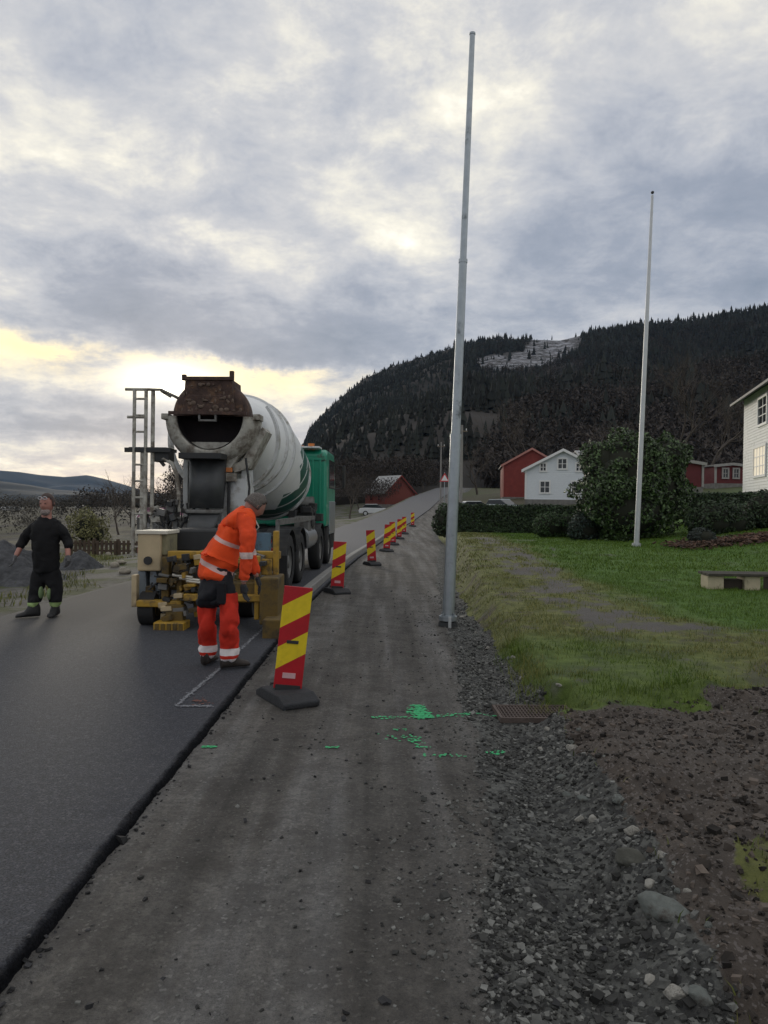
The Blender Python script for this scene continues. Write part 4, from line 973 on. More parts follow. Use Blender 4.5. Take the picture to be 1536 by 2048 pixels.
# charging hopper
hp = MB()
def frus(mb, z0, w0, d0, z1, w1, d1, y, th=.03):
    a = [(-w0 / 2, y - d0 / 2, z0), (w0 / 2, y - d0 / 2, z0), (w0 / 2, y + d0 / 2, z0), (-w0 / 2, y + d0 / 2, z0)]; b_ = [(-w1 / 2, y - d1 / 2, z1), (w1 / 2, y - d1 / 2, z1), (w1 / 2, y + d1 / 2, z1), (-w1 / 2, y + d1 / 2, z1)]
    sh = lambda q, k: [(x * k, y + (yy - y) * k, z) for x, yy, z in q]
    A2, B2 = sh(a, .94), sh(b_, .94)
    mb._add(a + b_ + A2 + B2, [(i, (i + 1) % 4, (i + 1) % 4 + 4, i + 4) for i in range(4)] + [(i + 12, (i + 1) % 4 + 12, (i + 1) % 4 + 8, i + 8) for i in range(4)] + [(i + 4, (i + 1) % 4 + 4, (i + 1) % 4 + 12, i + 12) for i in range(4)] + [(i, i + 8, (i + 1) % 4 + 8, (i + 1) % 4) for i in range(4)], False)
frus(hp, 3.40, .84, .62, 3.72, .80, .66, .38); hopper = hp.build('charging_hopper', trust, truck)
q = MB(); q.lathe([(0, -.06), (.50, -.055), (.60, -.03), (.655, .03), (.675, .16), (.66, .40), (.5, .5)], HM, 30, R(180), R(360)); q.build('hopper_flare', trust, hopper)
q = MB(); q.prism([(-.46, .0), (.46, .0), (.42, .32), (-.42, .32)], (0, .3, 0), org=(0, .06, 3.14)); q.build('hopper_throat', trust, hopper, bevel=.02)
q = MB().box((0, .045, 3.73), (.86, .05, .06)).box((.40, .06, 3.78), (.07, .07, .16)).box((-.42, .06, 3.745), (.07, .07, .10)); q.build('hopper_rim', trust, hopper, bevel=.006)
q = MB()
for s in (-.14, .14): q.box((s, .03, 3.08), (.03, .05, .13))
q.box((0, .03, 3.145), (.31, .05, .03)).box((0, .03, 3.015), (.31, .05, .03)); q.build('inspection_frame', tgry, hopper)
MB().box((0, .025, 3.14), (1.34, .06, .055)).build('cross_beam', trust, hopper)
g = random.Random(9); q = MB()
for i in range(60):
    x_ = g.uniform(-.58, .58); z_ = g.uniform(3.16, 3.68); hw_ = .60 - (z_ - 3.14) * .75 if z_ < 3.4 else .42
    if abs(x_) < hw_: q.ell((x_, (.06 if abs(x_) < .45 else .13) + g.uniform(-.02, .01), z_), (g.uniform(.015, .06), .018, g.uniform(.015, .05)), 6, 4)
q.build('dried_concrete', mat('dried_splash', (.13, .095, .075), .9, var=.4, vscale=12), hopper)['kind'] = 'stuff'
# discharge chute
ch = MB()
def uchute(mb, p0, p1, w0, w1, dep, n=12):
    p0, p1 = Vector(p0), Vector(p1); vs = []
    for (p_, w_) in ((p0, w0), (p1, w1)):
        for t_ in (0, .03):
            for j in range(n + 1):
                a = math.pi * j / n; vs.append(p_ + Vector((-(w_ / 2 - t_) * math.cos(a), -(dep - t_) * math.sin(a) + dep * .4, 0)))
    m_ = n + 1; fs = []
    for k, l in ((0, 2), (1, 3)): fs += [(k * m_ + j, k * m_ + j + 1, l * m_ + j + 1, l * m_ + j) for j in range(n)]
    fs += [(j, j + 1, m_ + j + 1, m_ + j) for j in range(n)] + [(2 * m_ + j, 2 * m_ + j + 1, 3 * m_ + j + 1, 3 * m_ + j) for j in range(n)]
    fs += [(0, m_, 3 * m_, 2 * m_), (n, m_ + n, 3 * m_ + n, 2 * m_ + n)]
    mb._add(vs, fs, True)
uchute(ch, (-.06, .22, 2.36), (-.04, .06, 1.52), .66, .58, .30); chute = ch.build('discharge_chute', chut, truck)
MB().lathe([(.30, -.06), (.32, .0), (.24, .0), (.22, -.06)], Matrix.Translation((-.04, .02, 1.50)), 26).build('chute_collar', tgry, chute)
q = MB(); uchute(q, (-.03, -.02, 1.46), (.06, -.75, 1.06), .52, .44, .26); q.build('lower_chute', chut, chute)
MB().box((-.06, .0, 2.40), (.72, .44, .10)).build('chute_lip', tblk, chute, bevel=.01)
# rear pedestal and frame
fr = MB()
for s in (-1, 1):
    fr.prism([(0.55, 1.05), (1.35, 1.05), (1.15, 2.0), (.78, 2.75), (.52, 2.75), (.50, 1.9)], (.08, 0, 0), org=(s * .52 - .04, 0, 0), ux=(0, 1, 0))
fr.box((0, .62, 1.55), (1.0, .06, .95)); fr.box((.36, .50, 1.62), (.42, .14, .85)); ped = fr.build('drum_pedestal', tpale, truck)
MB().tube([(.30, .34, 1.15), (.30, .34, 2.02)], .03, 8).build('hydraulic_rod', tblk, ped)
MB().box((.30, .34, 2.06), (.26, .12, .14)).build('rod_bracket', tcem, ped, bevel=.01)
MB().box((.30, .32, 2.19), (.12, .08, .08)).build('marker_lamp', amber, ped, bevel=.01)
arc = MB()
for s in (-1, 1):
    vs = []; n = 16
    for j in range(n + 1):
        a = R(38) - R(118) * j / n
        for (rr_, yy) in ((.98, 1.25), (1.03, 1.25), (1.03, 1.05), (.98, 1.05)): vs.append((s * rr_ * math.cos(a), yy, 2.78 + rr_ * math.sin(a)))
    arc._add(vs, [(4 * j + k, 4 * j + (k + 1) % 4, 4 * j + 4 + (k + 1) % 4, 4 * j + 4 + k) for j in range(n) for k in range(4)], False)
arc.build('drum_guard', tpale, truck)
# chassis
c_ = MB()
for s in (-1, 1): c_.box((s * .42, 4.6, .95), (.09, 8.9, .28))
for y_ in (.25, 1.9, 3.6, 5.4, 7.2): c_.box((0, y_, .95), (.75, .12, .2))
c_.build('chassis', tblk, truck)
MB().box((0, .10, .62), (2.30, .10, .14)).build('underrun_bar', tblk, truck, bevel=.01)
MB().box((0, .16, 1.02), (2.36, .3, .10)).build('rear_crossmember', tblk, truck, bevel=.01)
g = random.Random(4); q = MB()
for i in range(16):
    x_ = g.uniform(-.95, .1); q.tube([(x_, .1, g.uniform(1.05, 1.15)), (x_ + g.uniform(-.15, .15), .02, g.uniform(1.2, 1.35)), (x_ + g.uniform(-.25, .25), .12, g.uniform(1.4, 1.6))], g.uniform(.014, .03), 7)
q.build('hydraulic_hose', tblk, truck)
q = MB()
for (x_, z_, w_, h_) in ((-.80, 1.30, .26, .30), (-.48, 1.26, .20, .22), (-.62, 1.52, .16, .16), (-.30, 1.18, .22, .16), (.05, 1.17, .3, .16), (-.93, 1.12, .25, .12)): q.box((x_, .12, z_), (w_, .2, h_))
q.build('control_box', tgry, truck, bevel=.012)
q = MB()
for x_, y_ in ((-.55, .0), (-.42, .0), (-.70, -.02)): q.tube([(x_, y_, 1.3), (x_ + .02, y_ - .06, 1.62)], .012, 6); q.ell((x_ + .02, y_ - .06, 1.64), (.025, .025, .03), 8, 6)
q.build('control_lever', tblk, truck)
# wheels
def wheel_mesh(dual):
    t_ = MB(); n = 30; offs = (0, .30) if dual else (0,)
    for o_ in offs: t_.lathe([(.30, -.13), (.42, -.145), (.50, -.125), (.525, -.09), (.527, .09), (.50, .125), (.42, .145), (.30, .13)], Matrix.Translation((0, 0, o_)), n)
    r_ = MB(); r_.lathe([(.31, -.11), (.27, -.06), (.14, -.02), (.12, -.10), (0, -.11)], None, 22)
    for k in range(10): a = k * .628; r_.tube([(.20 * math.cos(a), .20 * math.sin(a), -.06), (.20 * math.cos(a), .20 * math.sin(a), -.02)], .018, 6)
    return t_.data('wheel', trub), r_.data('rim', tgry)
wd_, ws_ = wheel_mesh(True), wheel_mesh(False)
for y_, (tm_, rm_) in ((1.35, wd_), (2.70, wd_), (5.95, ws_), (7.75, ws_)):
    for s in (-1, 1):
        w_ = link('wheel', tm_, truck); w_.matrix_local = Matrix.Translation((s * 1.09, y_, .527)) @ Matrix.Rotation(R(-90 * s), 4, 'Y')
        link('rim', rm_, w_)
for y_ in (1.35, 2.70, 5.95):
    for s in (-1, 1):
        mg = MB()
        vs = []; n = 12
        for j in range(n + 1):
            a = R(15) + R(150) * j / n
            for (rr_, xx) in ((.60, .80), (.62, .80), (.62, 1.25), (.60, 1.25)): vs.append((s * xx, y_ + rr_ * math.cos(a), .53 + rr_ * math.sin(a)))
        mg._add(vs, [(4 * j + k, 4 * j + (k + 1) % 4, 4 * j + 4 + (k + 1) % 4, 4 * j + 4 + k) for j in range(n) for k in range(4)], False)
        mg.build('mudguard', tblk, truck)
for s in (-1, 1): MB().box((s * 1.05, .66, .42), (.46, .02, .55)).build('mud_flap', trub, truck)
for s in (-1, 1):
    q = MB().box((s * 1.20, 2.4, 1.30), (.06, 4.6, .10)).box((s * 1.20, .15, 1.18), (.06, .08, .30)).box((s * 1.20, 4.6, 1.18), (.06, .08, .30)); q.build('side_rail', tgry, truck)
MB().tube([(1.0, 3.5, .85), (1.0, 4.9, .85)], .27, 20).build('air_tank', mat('brushed_tank', (.42, .43, .44), .35, .7, var=.1, dirt=.3), truck)
MB().box((-1.0, 4.2, .85), (.5, 1.3, .5)).build('fuel_tank', tgry, truck, bevel=.04)
MB().box((1.05, 4.05, 1.1), (.32, .5, .5)).build('battery_box', tgry, truck, bevel=.02)
MB().tube([(.98, .0, .62), (.98, .0, 1.12)], .14, 20).build('water_canister', bluet, truck)
q = MB()
for i in range(22):
    y_ = g.uniform(3.6, 6.4); q.box((g.uniform(.75, 1.15), y_, g.uniform(1.15, 1.55)), (g.uniform(.08, .3), g.uniform(.1, .4), g.uniform(.08, .25)))
q.build('side_equipment', tblk, truck, bevel=.01)
for s in (-1, 1): MB().box((s * 1.0, .04, .80), (.36, .07, .13)).build('tail_light', mat('tail_lens', (.25, .02, .02), .3), truck, bevel=.01)
# clutter between the legs of the rear frame: brackets, lamps, valves and hoses
g = random.Random(77)
for i in range(26):
    x_ = g.uniform(-1.0, -.40) if i % 3 else g.uniform(.15, 1.1); z_ = g.uniform(1.02, 1.62) if i % 3 else g.uniform(1.0, 1.25)
    MB().box((x_, g.uniform(-.06, .14), z_), (g.uniform(.03, .16), g.uniform(.04, .12), g.uniform(.03, .14)), Matrix.Rotation(g.uniform(-.4, .4), 3, 'Y')).build('bracket', (tgry, tblk, tcem, chut)[i % 4], truck, bevel=.006)
for i in range(12):
    x_ = g.uniform(-.95, .95); p_ = [(x_, -.02, g.uniform(1.0, 1.2))]
    for j in range(4): p_.append((p_[-1][0] + g.uniform(-.10, .12), -.02 + g.uniform(-.05, .05), p_[-1][2] + g.uniform(-.05, .16)))
    MB().tube(p_, g.uniform(.010, .018), 6).build('hose', (tblk, tcem, tgry)[i % 3], truck)
for s in (-1, 1):
    MB().tube([(s * .92, -.01, .98), (s * .92, .03, .98)], .055, 14).build('lamp', amber, truck); MB().tube([(s * 1.08, -.01, .98), (s * 1.08, .03, .98)], .055, 14).build('lamp', mat('tail_lens', (.25, .02, .02), .3), truck)
MB().tube([(.62, .35, 1.3), (.68, .25, 1.9), (.60, .3, 2.4)], .02, 8).build('water_hose', tblk, truck)
# ladder and platform on the left
la = MB()
for x_ in (-1.26, -1.06): la.tube([(x_, .02, .70), (x_, .02, 3.52)], .032, 8)
for k in range(10): la.tube([(-1.26, .02, .85 + k * .28), (-1.06, .02, .85 + k * .28)], .018, 6)
lad = la.build('ladder', tcem, truck)
q = MB().tube([(-.95, .05, .9), (-.95, .05, 3.52)], .036, 8).box((-1.10, .06, 1.75), (.10, .08, 1.5)); q.build('ladder_stay', tcem, lad)
gr = MB().tube([(-1.42, .02, 3.53), (-.80, .02, 3.53), (-.62, .25, 3.44), (-.60, 1.0, 3.40)], .025, 8).tube([(-1.38, .02, 3.06), (-1.06, .02, 3.06)], .025, 8)
gr.tube([(-.80, .02, 3.50), (-.80, .5, 3.48)], .02, 8); gr.build('guard_rail', tcem, lad)
MB().box((-1.02, .28, 2.52), (.66, .55, .06)).box((-1.02, .02, 2.50), (.80, .05, .08)).box((-.82, .2, 2.40), (.30, .3, .18)).build('platform', tblk, truck, bevel=.008)
hr = MB().tube([(-.92, .10, 2.34), (-.76, .08, 2.36), (-.62, .08, 2.28), (-.54, .08, 2.10), (-.50, .08, 1.80), (-.48, .08, 1.45)], .035, 10); hr.build('handrail', tcem, truck)
MB().bar((-.98, .1, 2.5), (-.76, .1, 2.24), .05, .05).build('platform_brace', tblk, truck)
# cab
cabp = [(6.95, 1.02), (6.95, 2.96), (7.15, 3.06), (8.75, 3.04), (9.10, 2.2), (9.16, 1.02)]
cab = MB().prism(cabp, (2.44, 0, 0), org=(-1.22, 0, 0), ux=(0, 1, 0), uy=(0, 0, 1)).build('cab', tgrn, truck, bevel=.07)
for x_ in (.36, .62, .86, 1.05): MB().box((x_, 6.93, 1.98), (.045, .03, 1.7)).build('rear_rib', tgrn, cab, bevel=.008)
MB().box((.66, 6.935, 2.80), (1.05, .03, .06)).build('rear_rib', tgrn, cab, bevel=.008)
MB().box((0, 7.0, 3.10), (2.1, .5, .05)).build('roof_edge', tpale, cab, bevel=.01)
for s in (-1, 1):
    d_ = MB().prism([(7.5, 2.05), (8.85, 2.05), (8.62, 2.82), (7.5, 2.82)], (s * .03, 0, 0), org=(s * 1.205, 0, 0), ux=(0, 1, 0)).build('side_window', pane, cab)
    MB().box((s * 1.22, 8.3, 1.25), (.05, 1.35, .9)).build('door_panel', mat('cab_silver_trim', (.25, .28, .30), .35, .3, var=.1), cab, bevel=.02)
    q = MB().tube([(s * 1.2, 8.9, 2.75), (s * 1.46, 9.0, 2.72)], .02, 6).tube([(s * 1.2, 8.9, 2.05), (s * 1.46, 9.0, 2.1)], .02, 6).box((s * 1.48, 9.0, 2.42), (.07, .24, .62)); q.build('mirror', tblk, cab, bevel=.015)
MB().prism([(8.83, 2.95), (9.13, 2.15), (9.15, 2.13), (8.86, 2.97)], (2.1, 0, 0), org=(-1.05, 0, 0), ux=(0, 1, 0)).build('windscreen', pane, cab)
MB().box((0, 8.95, .68), (2.42, .5, .62)).build('front_bumper', tblk, truck, bevel=.04)
MB().box((0, 7.95, .90), (2.2, 1.9, .3)).build('cab_underframe', tblk, truck, bevel=.02)
q = MB().tube([(.75, 7.35, 3.07), (.75, 7.35, 3.24)], .09, 14); q.build('amber_beacon', amber, cab); MB().box((.45, 7.35, 3.13), (.24, .16, .10)).build('beacon_mount', amber, cab, bevel=.02)
MB().tube([(-.98, 6.75, 1.2), (-.98, 6.75, 3.1)], .07, 12).build('exhaust_stack', tgry, truck)
# water tank and pipes under the drum front
MB().tube([(-.3, 6.45, 1.55), (.95, 6.45, 1.55)], .26, 20).build('water_tank', tgry, truck)

# ------------------------------------------------------------------ kerb laying machine behind the truck
ky = mat('machine_yellow', (.42, .25, .025), .5, var=.2, vscale=5, dirt=.55, dirtc=(.10, .07, .035), dscale=5)
kyd = mat('machine_yellow_dirty', (.15, .095, .016), .7, var=.35, vscale=5, dirt=.7, dirtc=(.05, .038, .022), dscale=5)
kbe = mat('machine_beige', (.46, .37, .23), .6, var=.15, vscale=4, dirt=.3, dirtc=(.22, .17, .11))
kgy = mat('machine_blue_grey', (.17, .20, .23), .5, var=.15, vscale=4, dirt=.3)
km = empty('kerb_laying_machine', (-2.35, 9.6, 0), 0, 'dirty yellow kerb laying machine standing between the man in orange and the concrete truck', 'machine')
O = km.location
def L(px, py, Y): return at(px, py, Y) - O
def pbox(name, m, x0, y0, x1, y1, Y, dep, bevel=.012, parent=None):
    a, b_ = L(x0, y1, Y), L(x1, y0, Y); q = MB().box(((a.x + b_.x) / 2, Y - O.y + dep / 2, (a.z + b_.z) / 2), (abs(b_.x - a.x), dep, abs(b_.z - a.z)))
    return q.build(name, m, parent or km, bevel=bevel)
tk = pbox('beige_tank', kbe, 274, 1066, 322, 1142, 9.75, .55, .02)
pbox('tank_lid', mat('pale_lid', (.55, .52, .44), .6), 270, 1062, 334, 1068, 9.73, .6, .006, tk)
pbox('tank_side', mat('olive_side', (.24, .22, .13), .7, var=.2, dirt=.4), 323, 1069, 334, 1110, 9.80, .5, .01, tk)
q = MB(); c0 = L(296, 1118, 9.74); q.tube([c0 + Vector((0, -.02, -.02)), c0 + Vector((0, .03, -.02))], .055, 16); q.build('filler_cap', tblk, tk)
a0_, a1_ = L(274, 1142, 9.75), L(322, 1200, 9.75)
q = MB()
for (xa, xb, xc, xd) in ((276, 291, 273, 294), (300, 312, 298, 322)):
    A_, B_, C_, D_ = L(xa, 1142, 9.8), L(xb, 1142, 9.8), L(xc, 1200, 9.8), L(xd, 1200, 9.8)
    q.prism([(A_.x, A_.z), (B_.x, B_.z), (D_.x, D_.z), (C_.x, C_.z)], (0, .42, 0), org=(0, A_.y, 0))
q.build('hopper_leg', kgy, km, bevel=.01)
pbox('rear_plate', mat('grey_plate', (.10, .11, .12), .6, var=.2), 280, 1144, 318, 1198, 9.95, .05)
pbox('cross_beam', ky, 335, 1103, 400, 1118, 9.7, .14)
pbox('cross_beam', ky, 398, 1103, 560, 1116, 9.9, .12)
pbox('lower_rail', ky, 272, 1202, 362, 1214, 9.5, .16)
pbox('frame_post', kyd, 322, 1115, 338, 1205, 9.65, .14)
pbox('frame_post', kyd, 352, 1118, 364, 1240, 9.55, .12)
pbox('frame_post', kyd, 376, 1118, 388, 1205, 9.85, .12)
pbox('frame_post', ky, 545, 1062, 557, 1160, 9.6, .10)
pbox('frame_post', kyd, 330, 1210, 366, 1246, 9.45, .16)
pbox('slipform_mould', kyd, 518, 1156, 556, 1250, 9.15, .6, .02)
pbox('frame_beam', ky, 366, 1190, 522, 1202, 9.42, .12)
pbox('frame_beam', kyd, 334, 1160, 520, 1169, 9.62, .10)
pbox('frame_post', ky, 508, 1112, 519, 1240, 9.45, .10)
pbox('frame_post', kyd, 468, 1118, 478, 1200, 9.75, .10)
pbox('brace_plate', ky, 522, 1118, 544, 1150, 9.55, .04)
pbox('mould_skirt', kyd, 524, 1240, 560, 1286, 8.85, .7, .015)
pbox('auger_housing', kyd, 395, 1165, 515, 1205, 9.5, .5, .02)
pbox('engine_cover', tblk, 340, 1060, 470, 1103, 10.4, .8, .03)
pbox('engine_block', tgry, 366, 1130, 520, 1175, 9.95, .6, .03)
sp = pbox('step_box', ky, 306, 1246, 368, 1264, 9.28, .3, .012)
for i in range(5): pbox('step_tread', kyd, 309 + i * 12, 1248, 317 + i * 12, 1262, 9.265, .02, .003, sp)
pbox('step_base', kyd, 304, 1266, 370, 1276, 9.27, .32, .008)
pbox('side_arm', kbe, 262, 1150, 273, 1214, 9.6, .12, .01)
g = random.Random(21)
for i in range(70):
    px, py = g.uniform(322, 402) if i < 52 else g.uniform(470, 540), g.uniform(1110, 1240) if i < 52 else g.uniform(1105, 1150); p_ = L(px, py, g.uniform(9.45, 9.9)); MB().box(p_, (g.uniform(.03, .15), g.uniform(.06, .2), g.uniform(.02, .09)), Matrix.Rotation(g.uniform(-.3, .3), 3, 'Y')).build('valve_block', (kyd, ky, tgry, tblk, kbe)[i % 5], km, bevel=.005)
for i in range(26):
    p_ = [L(g.uniform(300, 540), g.uniform(1105, 1200), 9.75)]
    for j in range(4): p_.append(p_[-1] + Vector((g.uniform(-.12, .12), g.uniform(-.04, .04), g.uniform(-.12, .06))))
    MB().tube(p_, .013, 6).build('hydraulic_hose', tblk if i % 3 else tcem, km)
q = MB()
for i in range(3): a = L(345 + 14 * i, 1150 + 6 * i, 9.48); q.tube([a, a + Vector((.26, .0, -.03))], .022, 8)
q.build('hydraulic_ram', mat('bright_ram', (.5, .48, .42), .35, .6, var=.1), km)
for x_, y_ in ((-.72, .15), (-.20, .95), (.42, .95)):
    w_ = MB().tube([(x_ - .10, y_, .22), (x_ + .10, y_, .22)], .22, 22).build('wheel', trub, km); MB().tube([(x_ - .11, y_, .22), (x_ + .11, y_, .22)], .11, 14).build('rim', kyd, w_)
q = MB(); q.box((-.05, .55, .48), (1.75, .12, .12)).box((-.72, .35, .46), (.1, .5, .10)).box((.1, .30, .50), (.1, .6, .10)); q.build('frame', kyd, km, bevel=.01)

# ------------------------------------------------------------------ people
def skin_mesh(J, edges, root, sub=2):
    names = list(J); me = bpy.data.meshes.new('skin'); me.from_pydata([tuple(J[n][0]) for n in names], [(names.index(a), names.index(b_)) for a, b_ in edges], [])
    o = bpy.data.objects.new('skin', me); col.objects.link(o); o.modifiers.new('s', 'SKIN')
    for i, n in enumerate(names):
        r_ = J[n][1]; me.skin_vertices[0].data[i].radius = (r_, r_) if not isinstance(r_, tuple) else r_; me.skin_vertices[0].data[i].use_root = (n == root)
    m = o.modifiers.new('u', 'SUBSURF'); m.levels = sub; m.render_levels = sub
    dg = bpy.context.evaluated_depsgraph_get(); dg.update()
    out = bpy.data.meshes.new_from_object(o.evaluated_get(dg)); bpy.data.objects.remove(o); return out
def displaced(me, amp, sc_, seed=0):
    me.update(); co_ = [v.co.copy() for v in me.vertices]; nn = [v.normal.copy() for v in me.vertices]
    for v, c_, n_ in zip(me.vertices, co_, nn):
        q = Vector((c_.x * sc_, c_.y * sc_, c_.z * sc_ * .6 + seed)); v.co = c_ + n_ * amp * 1.25 * (mnoise.noise(q) + .45 * mnoise.noise(q * 2.3) - 1.1 * max(0, .16 - abs(mnoise.noise(q * .8 + Vector((5, 3, 1))))) / .16 + .4)
    return me
def put_mesh(name, me, m, parent, org):
    for v in me.vertices: v.co -= org
    me.materials.clear()
    for x_ in (m if isinstance(m, (list, tuple)) else [m]): me.materials.append(x_)
    me.polygons.foreach_set('use_smooth', [True] * len(me.polygons)); return link(name, me, parent)
def hand_mesh(w_, d, side, s=1.0, curl=.5):
    """palm, four unequal bent fingers and a thumb; w_ wrist, d pointing direction, side towards the thumb"""
    d = Vector(d).normalized(); side = Vector(side); side = (side - d * side.dot(d)).normalized(); nrm = d.cross(side)
    mb = MB(); w_ = Vector(w_)
    pm_ = skin_mesh({'a': (w_, .026 * s), 'b': (w_ + d * .045 * s, (.036 * s, .022 * s)), 'c': (w_ + d * .085 * s, (.038 * s, .019 * s))}, [('a', 'b'), ('b', 'c')], 'b', 2); mb.mesh(pm_)
    for i, (o_, ln) in enumerate(((.030, .070), (.010, .080), (-.010, .075), (-.029, .058))):
        p0 = w_ + d * .075 * s + side * o_ * s; q = p0; P_2 = {'0': (q, .0095 * s)}; dd = d.copy(); E2_ = []
        for k in range(3):
            dd = (dd + nrm * curl * .55).normalized(); q = q + dd * ln * s * (.48, .30, .22)[k] * 1.25; P_2[str(k + 1)] = (q, (.0095 - .001 * k) * s); E2_.append((str(k), str(k + 1)))
        mb.mesh(skin_mesh(P_2, E2_, '0', 1))
    q = w_ + d * .025 * s + side * .022 * s; dd = (d * .7 + side * .75 + nrm * .2).normalized()
    mb.mesh(skin_mesh({'0': (q, .013 * s), '1': (q + dd * .04 * s, .011 * s), '2': (q + dd * .04 * s + (dd * .6 + d * .7).normalized() * .034 * s, .009 * s)}, [('0', '1'), ('1', '2')], '0', 1))
    me = bpy.data.meshes.new('hand'); me.from_pydata(mb.v, [], mb.f); return me
def head_into(mb, c_, rot, s=1.0, long=1.0):
    """skull, jaw, nose, ears, brow, lips; local +y of rot is the face"""
    n, m = 26, 20; vs = []; M = rot
    def sh(u):
        x, y, z = u; r_ = Vector((x * .078, y * .098, z * .118 * long))
        if z < 0: r_.x *= 1 - .28 * (-z) ** 1.5; r_.y *= 1 - .10 * (-z); 
        if z < -.1 and y > 0: r_.y += .008 * y
        if y > .5:
            r_.y += .022 * math.exp(-(x / .18) ** 2 - ((z + .10) / .20) ** 2) + .006 * math.exp(-((z - .22) / .12) ** 2) - .010 * (math.exp(-((abs(x) - .36) / .16) ** 2 - ((z - .05) / .12) ** 2)) + .007 * math.exp(-(x / .3) ** 2 - ((z + .48) / .08) ** 2) + .008 * math.exp(-(x / .3) ** 2 - ((z + .82) / .15) ** 2)
        if y < -.3 and z > -.3: r_.y *= 1.05
        return Vector(c_) + M @ (r_ * s)
    vs = [sh((0, 0, -1))]
    for i in range(1, m):
        t = -math.pi / 2 + math.pi * i / m
        for j in range(n):
            a = 2 * math.pi * j / n; vs.append(sh((math.cos(t) * math.cos(a), math.cos(t) * math.sin(a), math.sin(t))))
    vs.append(sh((0, 0, 1))); Lq = len(vs) - 1
    fs = [(0, 1 + (j + 1) % n, 1 + j) for j in range(n)]
    for i in range(m - 2): fs += [(1 + i * n + j, 1 + i * n + (j + 1) % n, 1 + (i + 1) * n + (j + 1) % n, 1 + (i + 1) * n + j) for j in range(n)]
    fs += [(Lq, 1 + (m - 2) * n + j, 1 + (m - 2) * n + (j + 1) % n) for j in range(n)]
    mb._add(vs, fs, True)
    for sd_ in (-1, 1): mb.ell(Vector(c_) + M @ (Vector((sd_ * .080, -.005, 0)) * s), (.012 * s, .022 * s, .032 * s), 8, 6, M)
def boot_mesh(mb, ankle, toe_dir, ln=.29, wd=.105, h=.12):
    t = Vector(toe_dir).normalized(); sx_ = t.cross(Vector((0, 0, 1))); a = Vector(ankle); z0 = a.z
    secs = [(-.085, .040, .085, .10), (-.07, .046, .10, .14), (0, .050, .12, .15), (.05, .048, .10, .12), (.11, .050, .075, .0), (.16, .052, .062, .0), (.20, .042, .048, .0), (.215, .02, .03, .0)]
    vs = []; n = 10
    for (o_, hw, hh, up) in secs:
        for j in range(n):
            an = 2 * math.pi * j / n; x_ = hw * math.cos(an); z_ = hh * .5 * math.sin(an) + hh * .5; z_ = min(z_ if math.sin(an) < 0 else z_ + up * max(0, math.sin(an)) * .6, .24)
            vs.append(Vector((a.x, a.y, 0)) + t * (o_ * ln / .30) + sx_ * x_ * wd / .10 + Vector((0, 0, max(z_, 0) + .012)))
    fs = [(i * n + j, i * n + (j + 1) % n, (i + 1) * n + (j + 1) % n, (i + 1) * n + j) for i in range(len(secs) - 1) for j in range(n)] + [tuple(range(n))[::-1], tuple(range(n * (len(secs) - 1), n * len(secs)))]
    mb._add(vs, fs, True)
def cloth(name, c, var=.12, rough=.85, bands=(), bc=(.62, .62, .64), extra=None, extra_c=None, bump=.35):
    """fabric; bands = list of (axis vector, low, high) in object space carrying reflective tape"""
    m = bpy.data.materials.new(name); m.use_nodes = True; T = NT(m.node_tree); b = T.n['Principled BSDF']; oc = T.new('ShaderNodeTexCoord').outputs['Object']
    cc = T.mix(1.0, c, T.ramp(T.noise(oc, 7, 5, .6), [(.3, 1 - var), (.7, 1 + var)]), 'MULTIPLY')
    if extra is not None:
        ax, lo, hi = extra; dd = T.vm('DOT_PRODUCT', oc, ax, 1); f = T.m('MULTIPLY', T.m('GREATER_THAN', dd, lo), T.m('LESS_THAN', dd, hi)); cc = T.mix(f, cc, extra_c)
    for ax, lo, hi in bands:
        dd = T.vm('DOT_PRODUCT', oc, ax, 1)
        f = T.m('MULTIPLY', T.m('GREATER_THAN', dd, lo), T.m('LESS_THAN', dd, hi)); cc = T.mix(f, cc, bc)
    T.put(b.inputs['Base Color'], cc); b.inputs['Roughness'].default_value = rough; b.inputs['Specular IOR Level'].default_value = .3
    bn = T.new('ShaderNodeBump'); bn.inputs['Strength'].default_value = bump; bn.inputs['Distance'].default_value = .02
    T.put(bn.inputs['Height'], T.noise(T.vm('MULTIPLY', oc, (1, 1, 2.0)), 8, 4, .6, dist=.8)); T.l.new(bn.outputs[0], b.inputs['Normal'])
    return m
skin = mat('skin_tone', (.36, .19, .15), .55, var=.1, vscale=12)
hairg = mat('grey_hair', (.13, .115, .105), .8, var=.4, vscale=60, bump=.8, bscale=90)
bootm = mat('work_boot', (.035, .028, .024), .7, var=.3, vscale=12)
gdark = mat('dark_glove', (.03, .032, .036), .8, var=.2); gmid = mat('grey_work_glove', (.12, .12, .125), .85, var=.7, vscale=16); gpale = mat('pale_glove', (.32, .32, .33), .8, var=.3, vscale=14)

